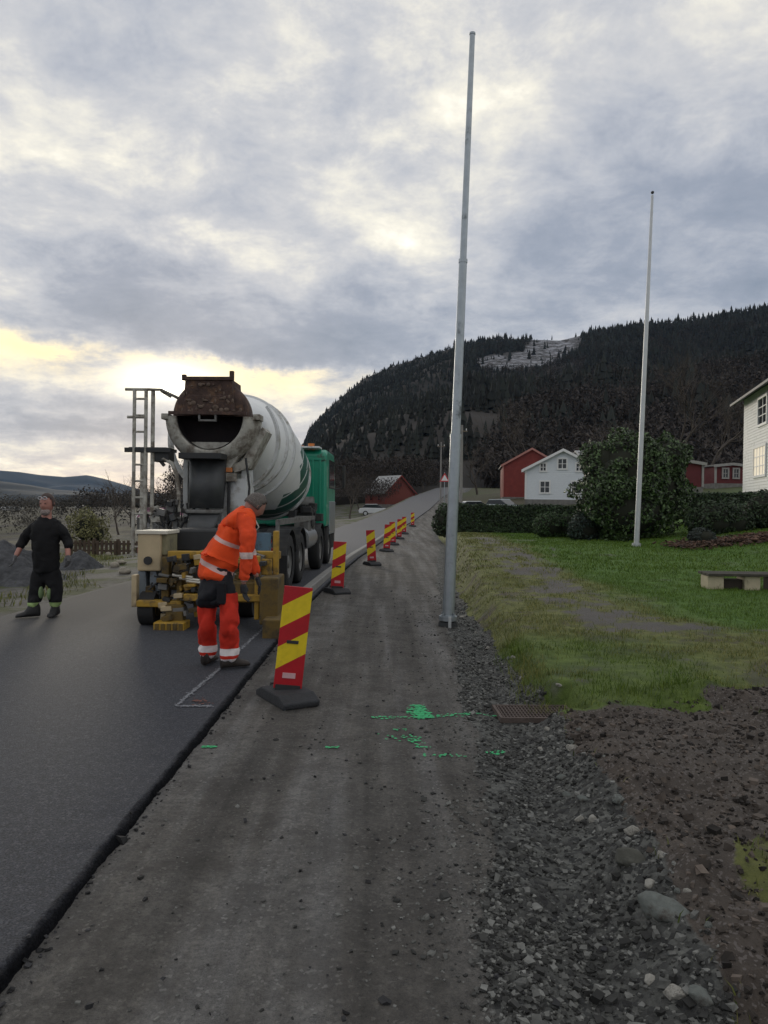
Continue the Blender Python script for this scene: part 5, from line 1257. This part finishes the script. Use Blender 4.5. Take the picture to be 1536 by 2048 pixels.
# --- the man in orange bending forward
A3_ = lambda px, py, Y: at(px, py, Y)
fl = gnd(415, 1338); frr = gnd(458, 1346)
om = empty('person', ((fl.x + frr.x) / 2, (fl.y + frr.y) / 2, 0), 0, 'man in orange reflective workwear bending forward behind the kerb laying machine', 'person'); oo = om.location.copy()
J = {'hem': (A3_(425, 1168, 7.26), .190), 'pelvis': (A3_(431, 1144, 7.28), .180), 'waist': (A3_(438, 1120, 7.30), .165), 'mid': (A3_(451, 1092, 7.33), .158), 'chest': (A3_(466, 1064, 7.37), .165), 'upper': (A3_(482, 1041, 7.42), .135), 'neck': (A3_(497, 1026, 7.45), .085),
     'shr': (A3_(498, 1046, 7.22), .095), 'shl': (A3_(478, 1048, 7.58), .09)}
jm = displaced(skin_mesh(J, [('hem', 'pelvis'), ('pelvis', 'waist'), ('waist', 'mid'), ('mid', 'chest'), ('chest', 'upper'), ('upper', 'neck'), ('upper', 'shr'), ('upper', 'shl')], 'mid', 3), .016, 9)
axv = (A3_(482, 1043, 7.35) - A3_(432, 1150, 7.35)).normalized(); bx_ = lambda px, py: (A3_(px, py, 7.3) - oo).dot(axv)
orange = (.80, .085, .018)
mj = cloth('orange_jacket', orange, bands=[(axv, bx_(437, 1080), bx_(439, 1072.5)), (axv, bx_(424, 1134), bx_(426, 1124))], bc=(.60, .42, .40))
put_mesh('jacket', jm, mj, om, oo)
JR = {'t': (A3_(482, 1040, 7.34), .085), 's': (A3_(498, 1047, 7.20), .092), 'e': (A3_(494, 1108, 7.12), .064), 'e2': (A3_(491, 1135, 7.12), .060), 'w': (A3_(487, 1164, 7.14), .050)}
JL = {'t': (A3_(480, 1044, 7.48), .085), 's': (A3_(480, 1048, 7.60), .088), 'e': (A3_(500, 1104, 7.68), .062), 'w': (A3_(514, 1150, 7.62), .050)}
zb = lambda py, Y=7.15: A3_(490, py, Y).z - oo.z
ms_ = cloth('orange_sleeve', (.70, .068, .018), bands=[((0, 0, 1), zb(1117), zb(1104)), ((0, 0, 1), zb(1172), zb(1160))], bc=(.60, .48, .46))
put_mesh('sleeve', displaced(skin_mesh(JR, [('t', 's'), ('s', 'e'), ('e', 'e2'), ('e2', 'w')], 's', 3), .010, 12), ms_, om, oo)
put_mesh('sleeve', displaced(skin_mesh(JL, [('t', 's'), ('s', 'e'), ('e', 'w')], 's', 3), .010, 12), ms_, om, oo)
aL = Vector((fl.x, fl.y, .13)); aR = Vector((frr.x, frr.y, .13))
T_ = {'top': (A3_(438, 1130, 7.29), .08), 'pelvis': (A3_(433, 1158, 7.27), .128), 'seat': (A3_(430, 1172, 7.27), .135), 'hl': (A3_(416, 1186, 7.27), .105), 'hr': (A3_(454, 1188, 7.20), .105), 'kl': (A3_(413, 1250, 7.22), .088), 'kr': (A3_(459, 1252, 7.12), .088),
      'cl': (aL + Vector((0, 0, .10)), .088), 'cr': (aR + Vector((0, 0, .10)), .088), 'bl': (aL + Vector((0, 0, -.075)), .092), 'br': (aR + Vector((0, 0, -.075)), .092)}
tm_ = displaced(skin_mesh(T_, [('top', 'pelvis'), ('pelvis', 'seat'), ('seat', 'hl'), ('seat', 'hr'), ('hl', 'kl'), ('hr', 'kr'), ('kl', 'cl'), ('kr', 'cr'), ('cl', 'bl'), ('cr', 'br')], 'pelvis', 3), .018, 8)
zz_ = lambda py: A3_(435, py, 7.15).z
mt_ = cloth('orange_trousers', (.58, .034, .018), bands=[((0, 0, 1), zz_(1311), zz_(1297)), ((0, 0, 1), zz_(1330), zz_(1318))], bc=(.80, .74, .74), extra=((0, 0, 1), zz_(1186), 2.0), extra_c=(.016, .017, .022))
put_mesh('trousers', tm_, mt_, om, oo)
# black seat panel and tool pockets worn over the trousers
S_ = {'t': (A3_(436, 1138, 7.26), .085), 'a': (A3_(430, 1164, 7.25), .138), 'b': (A3_(427, 1178, 7.23), .152), 'c': (A3_(414, 1200, 7.20), .118), 'd': (A3_(433, 1200, 7.17), .105), 'c2': (A3_(414, 1218, 7.20), .092), 'd2': (A3_(435, 1212, 7.16), .085)}
put_mesh('trouser_seat', displaced(skin_mesh(S_, [('t', 'a'), ('a', 'b'), ('b', 'c'), ('b', 'd'), ('c', 'c2'), ('d', 'd2')], 'b', 3), .010, 9), cloth('black_canvas', (.016, .017, .022), .2), om, oo)
bl_ = MB(); a = A3_(443, 1186, 7.07) - oo; bl_.box(a, (.085, .07, .22)); bl_.build('holster_pocket', cloth('black_pocket', (.013, .013, .017), .2), om, bevel=.02)
# body: one continuous figure under the clothes, with head, neck and arms
hc = A3_(510, 1011, 7.46); face = Vector((.62, .42, -.60)).normalized(); upv = Vector((.45, .15, .85)); upv = (upv - face * upv.dot(face)).normalized(); rx_ = face.cross(upv)
HR = Matrix((rx_, face, upv)).transposed()
B_ = {'pelvis': (J['pelvis'][0], .06), 'mid': (J['mid'][0], .06), 'chest': (J['upper'][0], .055), 'neck': (J['neck'][0] + Vector((.01, 0, .01)), .055), 'head': (hc - HR @ Vector((0, .01, .05)), .056),
      'sr': (JR['s'][0], .035), 'er': (JR['e'][0], .030), 'wr': (JR['w'][0] + Vector((0, 0, -.03)), .027), 'sl': (JL['s'][0], .035), 'el': (JL['e'][0], .030), 'wl': (JL['w'][0] + Vector((0, 0, -.03)), .027),
      'hl': (T_['hl'][0], .06), 'kl': (T_['kl'][0], .045), 'al': (aL, .04), 'hr': (T_['hr'][0], .06), 'kr': (T_['kr'][0], .045), 'ar': (aR, .04)}
BE = [('pelvis', 'mid'), ('mid', 'chest'), ('chest', 'neck'), ('neck', 'head'), ('chest', 'sr'), ('sr', 'er'), ('er', 'wr'), ('chest', 'sl'), ('sl', 'el'), ('el', 'wl'), ('pelvis', 'hl'), ('hl', 'kl'), ('kl', 'al'), ('pelvis', 'hr'), ('hr', 'kr'), ('kr', 'ar')]
mb = MB(); mb.mesh(skin_mesh(B_, BE, 'pelvis', 2)); head_into(mb, hc, HR, 1.05)
bme = bpy.data.meshes.new('body'); bme.from_pydata(mb.v, [], mb.f); put_mesh('body', bme, skin, om, oo)
def hair_cap(c_, rot, s, name, m, parent, org, front=.35, low=-.35):
    mb = MB(); n, mm = 24, 14; vs = []; idx = {}
    def p_(u): x, y, z = u; return Vector(c_) + rot @ Vector((x * .084 * s, y * .104 * s - .004, z * .125 * s))
    ok = lambda y, z: z > (.55 if y > front else low + .9 * max(0, y - (-.1)))
    fs = []; grid = []
    for i in range(mm + 1):
        t = -math.pi / 2 + math.pi * i / mm; row = []
        for j in range(n):
            a = 2 * math.pi * j / n; u = (math.cos(t) * math.cos(a), math.cos(t) * math.sin(a), math.sin(t)); row.append((len(vs), ok(u[1], u[2]))); k_ = 1 + .035 * mnoise.noise(Vector(u) * 4); vs.append(p_((u[0] * k_, u[1] * k_, u[2] * k_)))
        grid.append(row)
    for i in range(mm):
        for j in range(n):
            q = [grid[i][j], grid[i][(j + 1) % n], grid[i + 1][(j + 1) % n], grid[i + 1][j]]
            if sum(x_[1] for x_ in q) >= 3: fs.append(tuple(x_[0] for x_ in q))
    me = bpy.data.meshes.new(name); me.from_pydata([tuple(v) for v in vs], [], fs); o = put_mesh(name, me, m, parent, org)
    so = o.modifiers.new('t', 'SOLIDIFY'); so.thickness = .008; so.offset = 1; return o
hair_cap(hc, HR, 1.05, 'hair', hairg, om, oo)
put_mesh('glove', hand_mesh(JR['w'][0] + Vector((0, 0, -.02)), (.05, .15, -1), (.2, 1, 0), 1.1, .5), gdark, om, oo)
put_mesh('glove', hand_mesh(JL['w'][0] + Vector((0, 0, -.02)), (.3, .2, -1), (.3, -1, 0), 1.1, .5), gdark, om, oo)
for a, td in ((aL, (.15, 1, 0)), (aR, (.85, .45, 0))): q = MB(); boot_mesh(q, a, td); me = q.data('boot', bootm); put_mesh('boot', me, bootm, om, oo)

# --- the man in black on the far side of the road
Y0 = 10.3
fl = Vector((A3_(66, 1243, Y0 - .1).x, Y0 - .1, 0)); frr = Vector((A3_(110, 1243, Y0).x, Y0, 0))
pb_ = empty('person', (A3_(90, 1243, Y0).x, Y0, 0), 0, 'heavy set man in black sweater and work trousers standing across the road', 'person'); oo = pb_.location.copy()
X_ = lambda px, py, dy=0.0: A3_(px, py, Y0 + dy)
J = {'hem': (X_(92, 1146), .165), 'belly': (X_(92, 1112, -.03), .185), 'chest': (X_(92, 1080), .188), 'upper': (X_(93, 1056), .155), 'neck': (X_(94, 1032), .085), 'shr': (X_(68, 1054), .095), 'shl': (X_(118, 1054), .095)}
blk = cloth('black_sweater', (.009, .009, .0105), .25, bump=.5)
put_mesh('sweater', displaced(skin_mesh(J, [('hem', 'belly'), ('belly', 'chest'), ('chest', 'upper'), ('upper', 'neck'), ('upper', 'shr'), ('upper', 'shl')], 'belly', 3), .014, 8), blk, pb_, oo)
AR = {'t': (X_(78, 1050), .09), 's': (X_(65, 1055), .090), 'e': (X_(47, 1082, .03), .070), 'w': (X_(36, 1097, -.05), .058)}; AL = {'t': (X_(108, 1050), .09), 's': (X_(121, 1055), .090), 'e': (X_(135, 1082, .03), .070), 'w': (X_(138, 1097, -.05), .058)}
for Ad in (AR, AL): put_mesh('sleeve', displaced(skin_mesh(Ad, [('t', 's'), ('s', 'e'), ('e', 'w')], 's', 3), .008, 12), blk, pb_, oo)
aL = fl + Vector((0, 0, .13)); aR = frr + Vector((0, 0, .13))
T_ = {'t': (X_(92, 1122), .14), 'p': (X_(92, 1142), .175), 'hl': (X_(76, 1160), .108), 'hr': (X_(109, 1160), .108), 'kl': (X_(71, 1198, -.05), .088), 'kr': (X_(111, 1198, -.05), .088), 'cl': (aL + Vector((0, 0, .09)), .085), 'cr': (aR + Vector((0, 0, .09)), .085), 'bl': (aL, .075), 'br': (aR, .075)}
zz_ = lambda py: X_(90, py).z
mtb = cloth('black_work_trousers', (.010, .010, .012), .25, bands=[((0, 0, 1), zz_(1217), zz_(1203))], bc=(.36, .50, .20))
put_mesh('trousers', displaced(skin_mesh(T_, [('t', 'p'), ('p', 'hl'), ('p', 'hr'), ('hl', 'kl'), ('hr', 'kr'), ('kl', 'cl'), ('kr', 'cr'), ('cl', 'bl'), ('cr', 'br')], 'p', 3), .014, 8), mtb, pb_, oo)
gp = cloth('green_side_panel', (.17, .24, .12), .2)
for u, v_ in ((82, 1185), (99, 1188)): a = X_(u, v_, -.09) - oo; MB().ell(a, (.030, .055, .085), 12, 8).build('reflective_panel', gp, pb_)
hc = X_(94, 1007, -.03); HR = Matrix.Rotation(math.pi, 3, 'Z')
HR = Matrix.Rotation(R(176), 3, 'Z') @ Matrix.Rotation(R(-6), 3, 'X')
B_ = {'p': (X_(92, 1140), .07), 'b': (X_(92, 1105), .08), 'c': (X_(92, 1056), .07), 'n': (X_(93, 1036), .070), 'h': (X_(94, 1016, .0), .064),
      'sr': (AR['s'][0], .045), 'er': (AR['e'][0], .042), 'wr': (X_(31, 1114, -.10), .036), 'sl': (AL['s'][0], .045), 'el': (AL['e'][0], .042), 'wl': (X_(136, 1114, -.10), .036),
      'hl': (T_['hl'][0], .06), 'kl': (T_['kl'][0], .045), 'al': (aL, .04), 'hr': (T_['hr'][0], .06), 'kr': (T_['kr'][0], .045), 'ar': (aR, .04)}
BE = [('p', 'b'), ('b', 'c'), ('c', 'n'), ('n', 'h'), ('c', 'sr'), ('sr', 'er'), ('er', 'wr'), ('c', 'sl'), ('sl', 'el'), ('el', 'wl'), ('p', 'hl'), ('hl', 'kl'), ('kl', 'al'), ('p', 'hr'), ('hr', 'kr'), ('kr', 'ar')]
mb = MB(); mb.mesh(skin_mesh(B_, BE, 'p', 2)); head_into(mb, hc, HR, 1.12, 1.08)
bme = bpy.data.meshes.new('body'); bme.from_pydata(mb.v, [], mb.f); put_mesh('body', bme, mat('ruddy_skin', (.40, .19, .15), .55, var=.12, vscale=14), pb_, oo)
hair_cap(hc, HR, 1.12, 'hair', mat('brown_grey_hair', (.07, .05, .045), .85, var=.3, vscale=50), pb_, oo)
# beard, glasses pushed up, eyes
bd = MB(); bd.ell(hc - oo + HR @ Vector((0, .055, -.110)), (.066, .060, .052), 14, 10, HR); bd.build('beard', mat('grey_beard', (.30, .25, .235), .9, var=.4, vscale=40, bump=.8, bscale=80), pb_)
ey = MB()
for s in (-1, 1): ey.ell(hc - oo + HR @ Vector((s * .034, .108, .012)), (.012, .008, .007), 8, 6, HR)
ey.build('eyes', mat('eye_dark', (.02, .015, .015), .3), pb_)
gl = MB()
for s in (-1, 1): gl.tube([hc - oo + HR @ Vector((s * .034 + .030 * math.cos(a), .112, .085 + .018 * math.sin(a))) for a in np.linspace(0, 6.283, 13)], .006, 6)
gl.build('raised_glasses', mat('pale_frame', (.5, .5, .52), .3, .3), pb_)
put_mesh('glove', hand_mesh(X_(31, 1110, -.10), (-.1, -.1, -1), (.4, -1, 0), 1.1, .8), gmid, pb_, oo)
put_mesh('glove', hand_mesh(X_(136, 1110, -.10), (.1, -.1, -1), (-.4, -1, 0), 1.1, .8), gmid, pb_, oo)
for a, td in ((aL, (-.75, -.6, 0)), (aR, (.10, -1, 0))): q = MB(); boot_mesh(q, a, td, .31); put_mesh('boot', q.data('boot', bootm), mat('black_boot', (.016, .016, .018), .65), pb_, oo)

# ------------------------------------------------------------------ marker boards
bm_ = bpy.data.materials.new('marker_print'); bm_.use_nodes = True; T = NT(bm_.node_tree); b = T.n['Principled BSDF']
oc = T.new('ShaderNodeTexCoord').outputs['Object']; s4 = T.new('ShaderNodeSeparateXYZ'); T.l.new(oc, s4.inputs[0])
f = T.m('SUBTRACT', s4.outputs[2], T.m('MULTIPLY', s4.outputs[0], .62))
bands = None
for c_ in (.33, .68):
    q = T.m('LESS_THAN', T.m('ABSOLUTE', T.m('SUBTRACT', f, c_)), .094); bands = q if bands is None else T.m('ADD', bands, q)
fade = T.ramp(T.noise(oc, 14, 5, .6), [(.3, .85), (.7, 1.05)])
cc = T.mix(bands, (.42, .006, .014), (.72, .54, .012)); cc = T.mix(1.0, cc, fade, 'MULTIPLY')
cc = T.mix(T.m('MULTIPLY', T.step(T.noise(oc, 9, 8, .7), .56, .70), .35), cc, (.14, .09, .07))
T.put(b.inputs['Base Color'], cc); b.inputs['Roughness'].default_value = .42
foot = mat('recycled_rubber_foot', (.028, .030, .034), .8, var=.25, vscale=20, bump=.5, bscale=60)
def board():
    t = empty('marker_board')
    MB().prism([(-.12, 0.0), (.12, .0), (.12, .87), (-.12, .87)], (0, .022, 0), org=(0, -.011, .10)).build('panel', bm_, t, bevel=.004, loc=(0, 0, 0))
    pn = t.children[0] if t.children else None
    q = MB(); q.box((0, -.0145, .50), (.10, .008, .028)); q.build('handle_slot', tblk, t, bevel=.003)
    MB().box((0, -.014, .215), (.11, .006, .045)).build('sticker', mat('pale_sticker', (.60, .36, .38), .5, var=.15), t)
    MB().box((0, .0, .09), (.21, .06, .09)).build('stem', tblk, t)
    fb = MB(); fr_ = Matrix.Rotation(R(24), 3, 'Z'); pr = [(-.29, .0), (.29, 0), (.30, .05), (.18, .10), (-.18, .10), (-.30, .05)]
    fb.prism(pr, fr_ @ Vector((.33, 0, 0)), org=fr_ @ Vector((-.165, 0, 0)), ux=fr_ @ Vector((0, 1, 0))); fb.build('foot', foot, t, bevel=.014)
    ring_ = MB()
    ring_.tube([(-.14, .16, .05), (-.14, .16, .11), (-.06, .19, .11), (-.06, .19, .05)], .012, 6)
    ring_.build('carry_grip', tblk, t)
    return t
bd0 = board()
# the print belongs to the panel: shift its coordinates so that the stripes start at the panel's foot
for o in bpy.data.objects:
    if o.name == 'panel': 
        for v in o.data.vertices: v.co.z -= .10
        o.location = (0, 0, .10)
spots = [(574, 1400, 5.6, 8, 'nearest red and yellow marker board, leaning right in its dark rubber foot'), (674, 1186, 3, 2, 'second marker board from the camera, beside the truck front wheels'),
         (744, 1130, -4, 0, 'third marker board from the camera, standing alone right of the new kerb'), (773, 1103, 3, 0, 'fourth marker board from the camera, left of the crowded far ones'), (786, 1090, -3, 0, 'fifth marker board, overlapped by its neighbour on the left'),
         (798, 1078, 2, 0, 'sixth marker board from the camera, near the bend'), (808, 1068, 0, 0, 'seventh marker board from the camera, last but one before the bend'), (825, 1053, 0, 0, 'farthest marker board, standing alone at the bend of the path')]
for i, (px, py, lean, tw, lab) in enumerate(spots):
    o = bd0 if i == 0 else copy_tree(bd0)
    p = gnd(px, py); o.location = (p.x, p.y, gzs(p.x, p.y) - .004); o.rotation_euler = (R(-2), R(0), R(tw)); tag(o, lab, 'marker board', 'red and yellow marker boards along the roadworks')
    o.rotation_euler = (0, 0, R(tw))
    for ch in [c for c in bpy.data.objects if c.parent == o and c.name.split('.')[0] in ('panel', 'handle_slot', 'sticker', 'stem')]:
        ch.matrix_local = Matrix.Translation((0, 0, .08)) @ Matrix.Rotation(R(lean), 4, 'Y') @ Matrix.Translation((0, 0, -.08)) @ Matrix.Translation((0, 0, .10 if ch.name.startswith('panel') else 0))

# ------------------------------------------------------------------ fresh kerb, chalk lines, paint marks, gully grate, stones
ys_ = np.arange(9.9, 44, .25); pr_ = [(-.13, 0), (-.12, .11), (-.10, .125), (0.02, .125), (.04, .11), (.05, 0)]; VV = []
for y in ys_:
    e = float(E_(y)) - .16; z = float(ZR(y))
    for dx, dz in pr_: VV.append((e + dx, y, z + dz + (0.0 if dz else -.02)))
n = len(ys_); QQ = [(i * 6 + j, i * 6 + j + 1, (i + 1) * 6 + j + 1, (i + 1) * 6 + j) for i in range(n - 1) for j in range(5)] + [(0, 1, 2, 3)[::-1], (0, 3, 4, 5)[::-1]]
tag(link('concrete_kerb', np_mesh('concrete_kerb', VV, QQ, mat('fresh_concrete', (.22, .215, .205), .8, var=.15, vscale=4, bump=.3, bscale=60), False)), 'freshly laid pale concrete kerb running beside the truck along the asphalt edge', 'kerb')
def fleck_line(name, label, cat, pts, width, dens, m, seed, fs=(.008, .02), grp=None, zoff=.006):
    """sprayed or chalked mark: irregular flecks of paint lying on the ground"""
    g = np.random.default_rng(seed); P = []
    for (a, b_, w_, d_) in pts:
        Ln = math.hypot(b_[0] - a[0], b_[1] - a[1]); n = max(int(Ln * dens * d_), 3); t = g.random(n); sd_ = g.normal(size=n) * w_ * width
        nx_, ny_ = -(b_[1] - a[1]) / (Ln + 1e-6), (b_[0] - a[0]) / (Ln + 1e-6)
        P.append(np.stack([a[0] + (b_[0] - a[0]) * t + nx_ * sd_, a[1] + (b_[1] - a[1]) * t + ny_ * sd_], -1))
    P = np.concatenate(P); n = len(P); on_road = (P[:, 0] < E_(P[:, 1]) - .05)
    dx = P[:, 0] - (E_(P[:, 1])); zr_ = np.interp(dx, [-RW, -2.6, -.6, -.13, -.1, 0], [0, .012, .004, 0, -.003, -.04])
    s = g.uniform(*fs, n); a = g.uniform(0, 6.28, n); V_ = []
    ang_ = a[:, None] + np.arange(5)[None] * 1.2566; rr_ = s[:, None] * g.uniform(.6, 1.3, (n, 5))
    vx, vy = P[:, :1] + rr_ * np.cos(ang_), P[:, 1:] + rr_ * np.sin(ang_)
    zv = np.where(on_road[:, None], ZR(P[:, 1])[:, None] + zr_[:, None] + 0 * vx, gz(vx, vy)) + zoff + g.random((n, 1)) * .004
    V_ = np.stack([vx, vy, zv], -1).reshape(-1, 3)
    o = link(name, np_mesh(name, V_, np.arange(5 * n).reshape(-1, 5), m, False)); tag(o, label, cat, grp); return o
xy = lambda px, py: tuple(gnd(px, py))[:2]
chalk = mat('chalk_line', (.24, .25, .275), .9, var=.25, vscale=30)
fleck_line('chalk_line', 'white chalk outline on the asphalt in front of the man in orange', 'chalk line', [(xy(352, 1425), xy(432, 1425), 1.1, 1.4), (xy(352, 1424), xy(437, 1350), 1, .9), (xy(437, 1350), xy(530, 1262), 1, .6)], .010, 330, chalk, 1, (.004, .011))
fleck_line('rust_stain', 'reddish rusty stain inside the chalk outline', 'stain', [(xy(382, 1417), xy(425, 1414), 3, 1)], .02, 130, mat('rust_mark', (.16, .07, .055), .9), 2)
gp_ = mat('green_spray_paint', (.05, .46, .18), .8, var=.3, vscale=30); grp = 'green spray marks on the path'
fleck_line('spray_mark', 'long green sprayed line with a bright cross, ending at the gully grate', 'paint mark', [(xy(745, 1436), xy(832, 1436), 1, .55), (xy(845, 1436), xy(1000, 1432), 1.2, .55), (xy(822, 1416), xy(860, 1438), 1.6, 1.2), (xy(838, 1411), xy(840, 1440), 1.6, 2.4), (xy(815, 1425), xy(865, 1428), 1.6, 1.2)], .018, 190, gp_, 3, (.006, .015), grp)
fleck_line('spray_mark', 'scattered faint green spray below the bright cross', 'paint mark', [(xy(760, 1478), xy(812, 1474), 2.5, .4), (xy(820, 1470), xy(845, 1498), 1.4, .8), (xy(785, 1462), xy(815, 1460), 1.5, .5)], .018, 160, gp_, 4, (.005, .013), grp)
fleck_line('spray_mark', 'broken lower green line leading towards the gravel', 'paint mark', [(xy(845, 1512), xy(930, 1512), 1.5, .45), (xy(975, 1508), xy(1010, 1506), 1.3, .8)], .016, 170, gp_, 5, (.006, .014), grp)
fleck_line('spray_mark', 'short green dash beside the black edge of the new asphalt', 'paint mark', [(xy(404, 1495), xy(433, 1495), 1, 2.0)], .009, 230, gp_, 6, (.005, .012), grp)
fleck_line('spray_mark', 'short green dash in the middle of the old path', 'paint mark', [(xy(652, 1497), xy(677, 1496), 1, 1.5)], .008, 200, gp_, 7, (.005, .011), grp)
# gully grate
rustg = mat('rusty_grate', (.11, .085, .075), .8, .2, var=.3, vscale=20, bump=.4, bscale=60)
ga, gb_ = gnd(1002, 1440), gnd(1140, 1404); gw, gd = .60, .36; gx_, gy_ = 1.24, 5.79 + gd / 2
gt = empty('gully_grate', (gx_, gy_, gzs(gx_, gy_) + .012), R(2), 'rusty iron gully grate sunk between the gravel and the cut turf', 'grate')
fr = MB()
for s in (-1, 1): fr.box((0, s * gd / 2, .012), (gw, .022, .04)); fr.box((s * gw / 2, 0, .0125), (.022, gd + .02, .04))
fr.build('frame', rustg, gt)
lm = MB().box((0, 0, .010), (.009, gd - .02, .034)).data('long_bar', rustg)
for i in range(21): link('long_bar', lm, gt, (-gw / 2 + (i + 1) * gw / 22, 0, 0))
cm_ = MB().box((0, 0, .012), (gw - .02, .008, .030)).data('cross_bar', rustg)
for i in range(5): link('cross_bar', cm_, gt, (0, -gd / 2 + (i + 1) * gd / 6, .002))
MB().box((0, 0, -.035), (gw - .01, gd - .01, .02)).build('pit_shade', mat('pit_shade_black', (.006, .005, .005), 1.0), gt)  # black slab close under the bars, stands for the shade below
# notable stones
def rock_mesh(seed, w_, d_, h_, m):
    bm = bmesh.new(); bmesh.ops.create_icosphere(bm, subdivisions=3, radius=.5); g = random.Random(seed); pl = [(Vector((g.gauss(0, 1), g.gauss(0, 1), g.gauss(0, .8))).normalized(), g.uniform(.30, .42)) for _ in range(12)]
    for v in bm.verts:
        for n_, dd in pl:
            k = v.co.dot(n_) - dd
            if k > 0: v.co -= n_ * k
        v.co += v.co.normalized() * .04 * mnoise.noise(v.co * 5 + Vector((seed, 0, 0))); v.co = Vector((v.co.x * w_, v.co.y * d_, v.co.z * h_))
    me = bpy.data.meshes.new('rock'); bm.to_mesh(me); bm.free(); me.materials.append(m); return me
rg = mat('grey_green_rock', (.135, .148, .138), .9, var=.45, vscale=12, dirt=.45, dirtc=(.055, .047, .04), dscale=9, bump=.5, bscale=30); rp = mat('pale_rock', (.30, .29, .26), .9, var=.35, vscale=14, dirt=.35, dirtc=(.09, .075, .06), dscale=16, bump=.4, bscale=40); rdk = mat('dark_rock', (.085, .085, .072), .85, var=.3, vscale=10, bump=.5, bscale=30)
for i, (px, py, w_, d_, h_, rz, m, lab) in enumerate([(1328, 1825, .25, .11, .13, -38, rg, 'large grey green angular rock, biggest at the soil edge'), (1258, 1722, .17, .10, .12, -40, rdk, 'brownish rock half buried uphill of the large grey rock'),
        (1160, 1640, .066, .045, .05, 10, rp, 'small bright pale stone, left of a matching pair'), (1186, 1641, .062, .05, .055, 60, rp, 'small bright pale stone, right of a matching pair'), (1135, 1592, .085, .04, .045, -40, rg, 'long grey stone just above the pale pair'),
        (1166, 1600, .08, .05, .05, -40, rg, 'flat grey stone on the soil edge above the pale pair'), (1082, 1500, .06, .03, .04, -50, rp, 'thin pale stone below the gully grate'), (1300, 1770, .06, .05, .045, 0, rp, 'pale pebble just above the large grey green rock'),
        (1118, 1370, .07, .04, .035, -45, rp, 'pale leaf like stone on the turf edge behind the grate'), (1400, 1995, .10, .07, .06, -30, rg, 'grey stone low in the bottom right corner'), (1300, 1962, .06, .045, .04, 20, rp, 'cream pebble in the gravel left of the corner stone'),
        (1125, 1555, .08, .055, .05, 0, rg, 'small grey stone in the gravel, highest of the grey ones')]):
    p = gnd(px, py); o = link('loose_rock', rock_mesh(40 + i, w_, d_, h_, m), None, (p.x, p.y, gzs(p.x, p.y) + h_ * .04)); o.rotation_euler = (0.1, .1, R(rz)); tag(o, lab, 'rock')
    for p_ in o.data.polygons: p_.use_smooth = True
em = [rock_mesh(80 + k, 1, .75, .6, rg if k % 3 else rp) for k in range(4)]; g = random.Random(31)
for i in range(46):   # coarse stones along the foot of the bank
    y = 1.9 + 13 * g.random() ** 1.3; x = float(P_(y)) + float(np.interp(y, [0, 5, 9, 14, 40], [.80, .74, .48, .34, .2])) + g.gauss(-.08, .07)
    if abs(x - 1.2) < .42 and 5.4 < y < 6.2: continue
    s = g.uniform(.035, .10); o = link('edge_stone', em[i % 4], None, (x, y, gzs(x, y) + s * .1)); o.scale = (s, s, s); o.rotation_euler = (g.uniform(-.4, .4), g.uniform(-.4, .4), g.uniform(0, 6))
    tag(o, 'small angular grey stone at the foot of the bank', 'stone', 'angular stones along the foot of the bank')

# ------------------------------------------------------------------ air
hz_ = bpy.data.materials.new('haze_air'); hz_.use_nodes = True; nt = hz_.node_tree; nt.nodes.clear()
pv = nt.nodes.new('ShaderNodeVolumePrincipled'); pv.inputs['Color'].default_value = (.36, .62, 1.0, 1); pv.inputs['Density'].default_value = .000038; pv.inputs['Anisotropy'].default_value = .0
ou = nt.nodes.new('ShaderNodeOutputMaterial'); nt.links.new(pv.outputs[0], ou.inputs['Volume'])
o = MB().box((0, 0, 210), (12600, 12600, 520)).build('haze', hz_); o['kind'] = 'stuff'
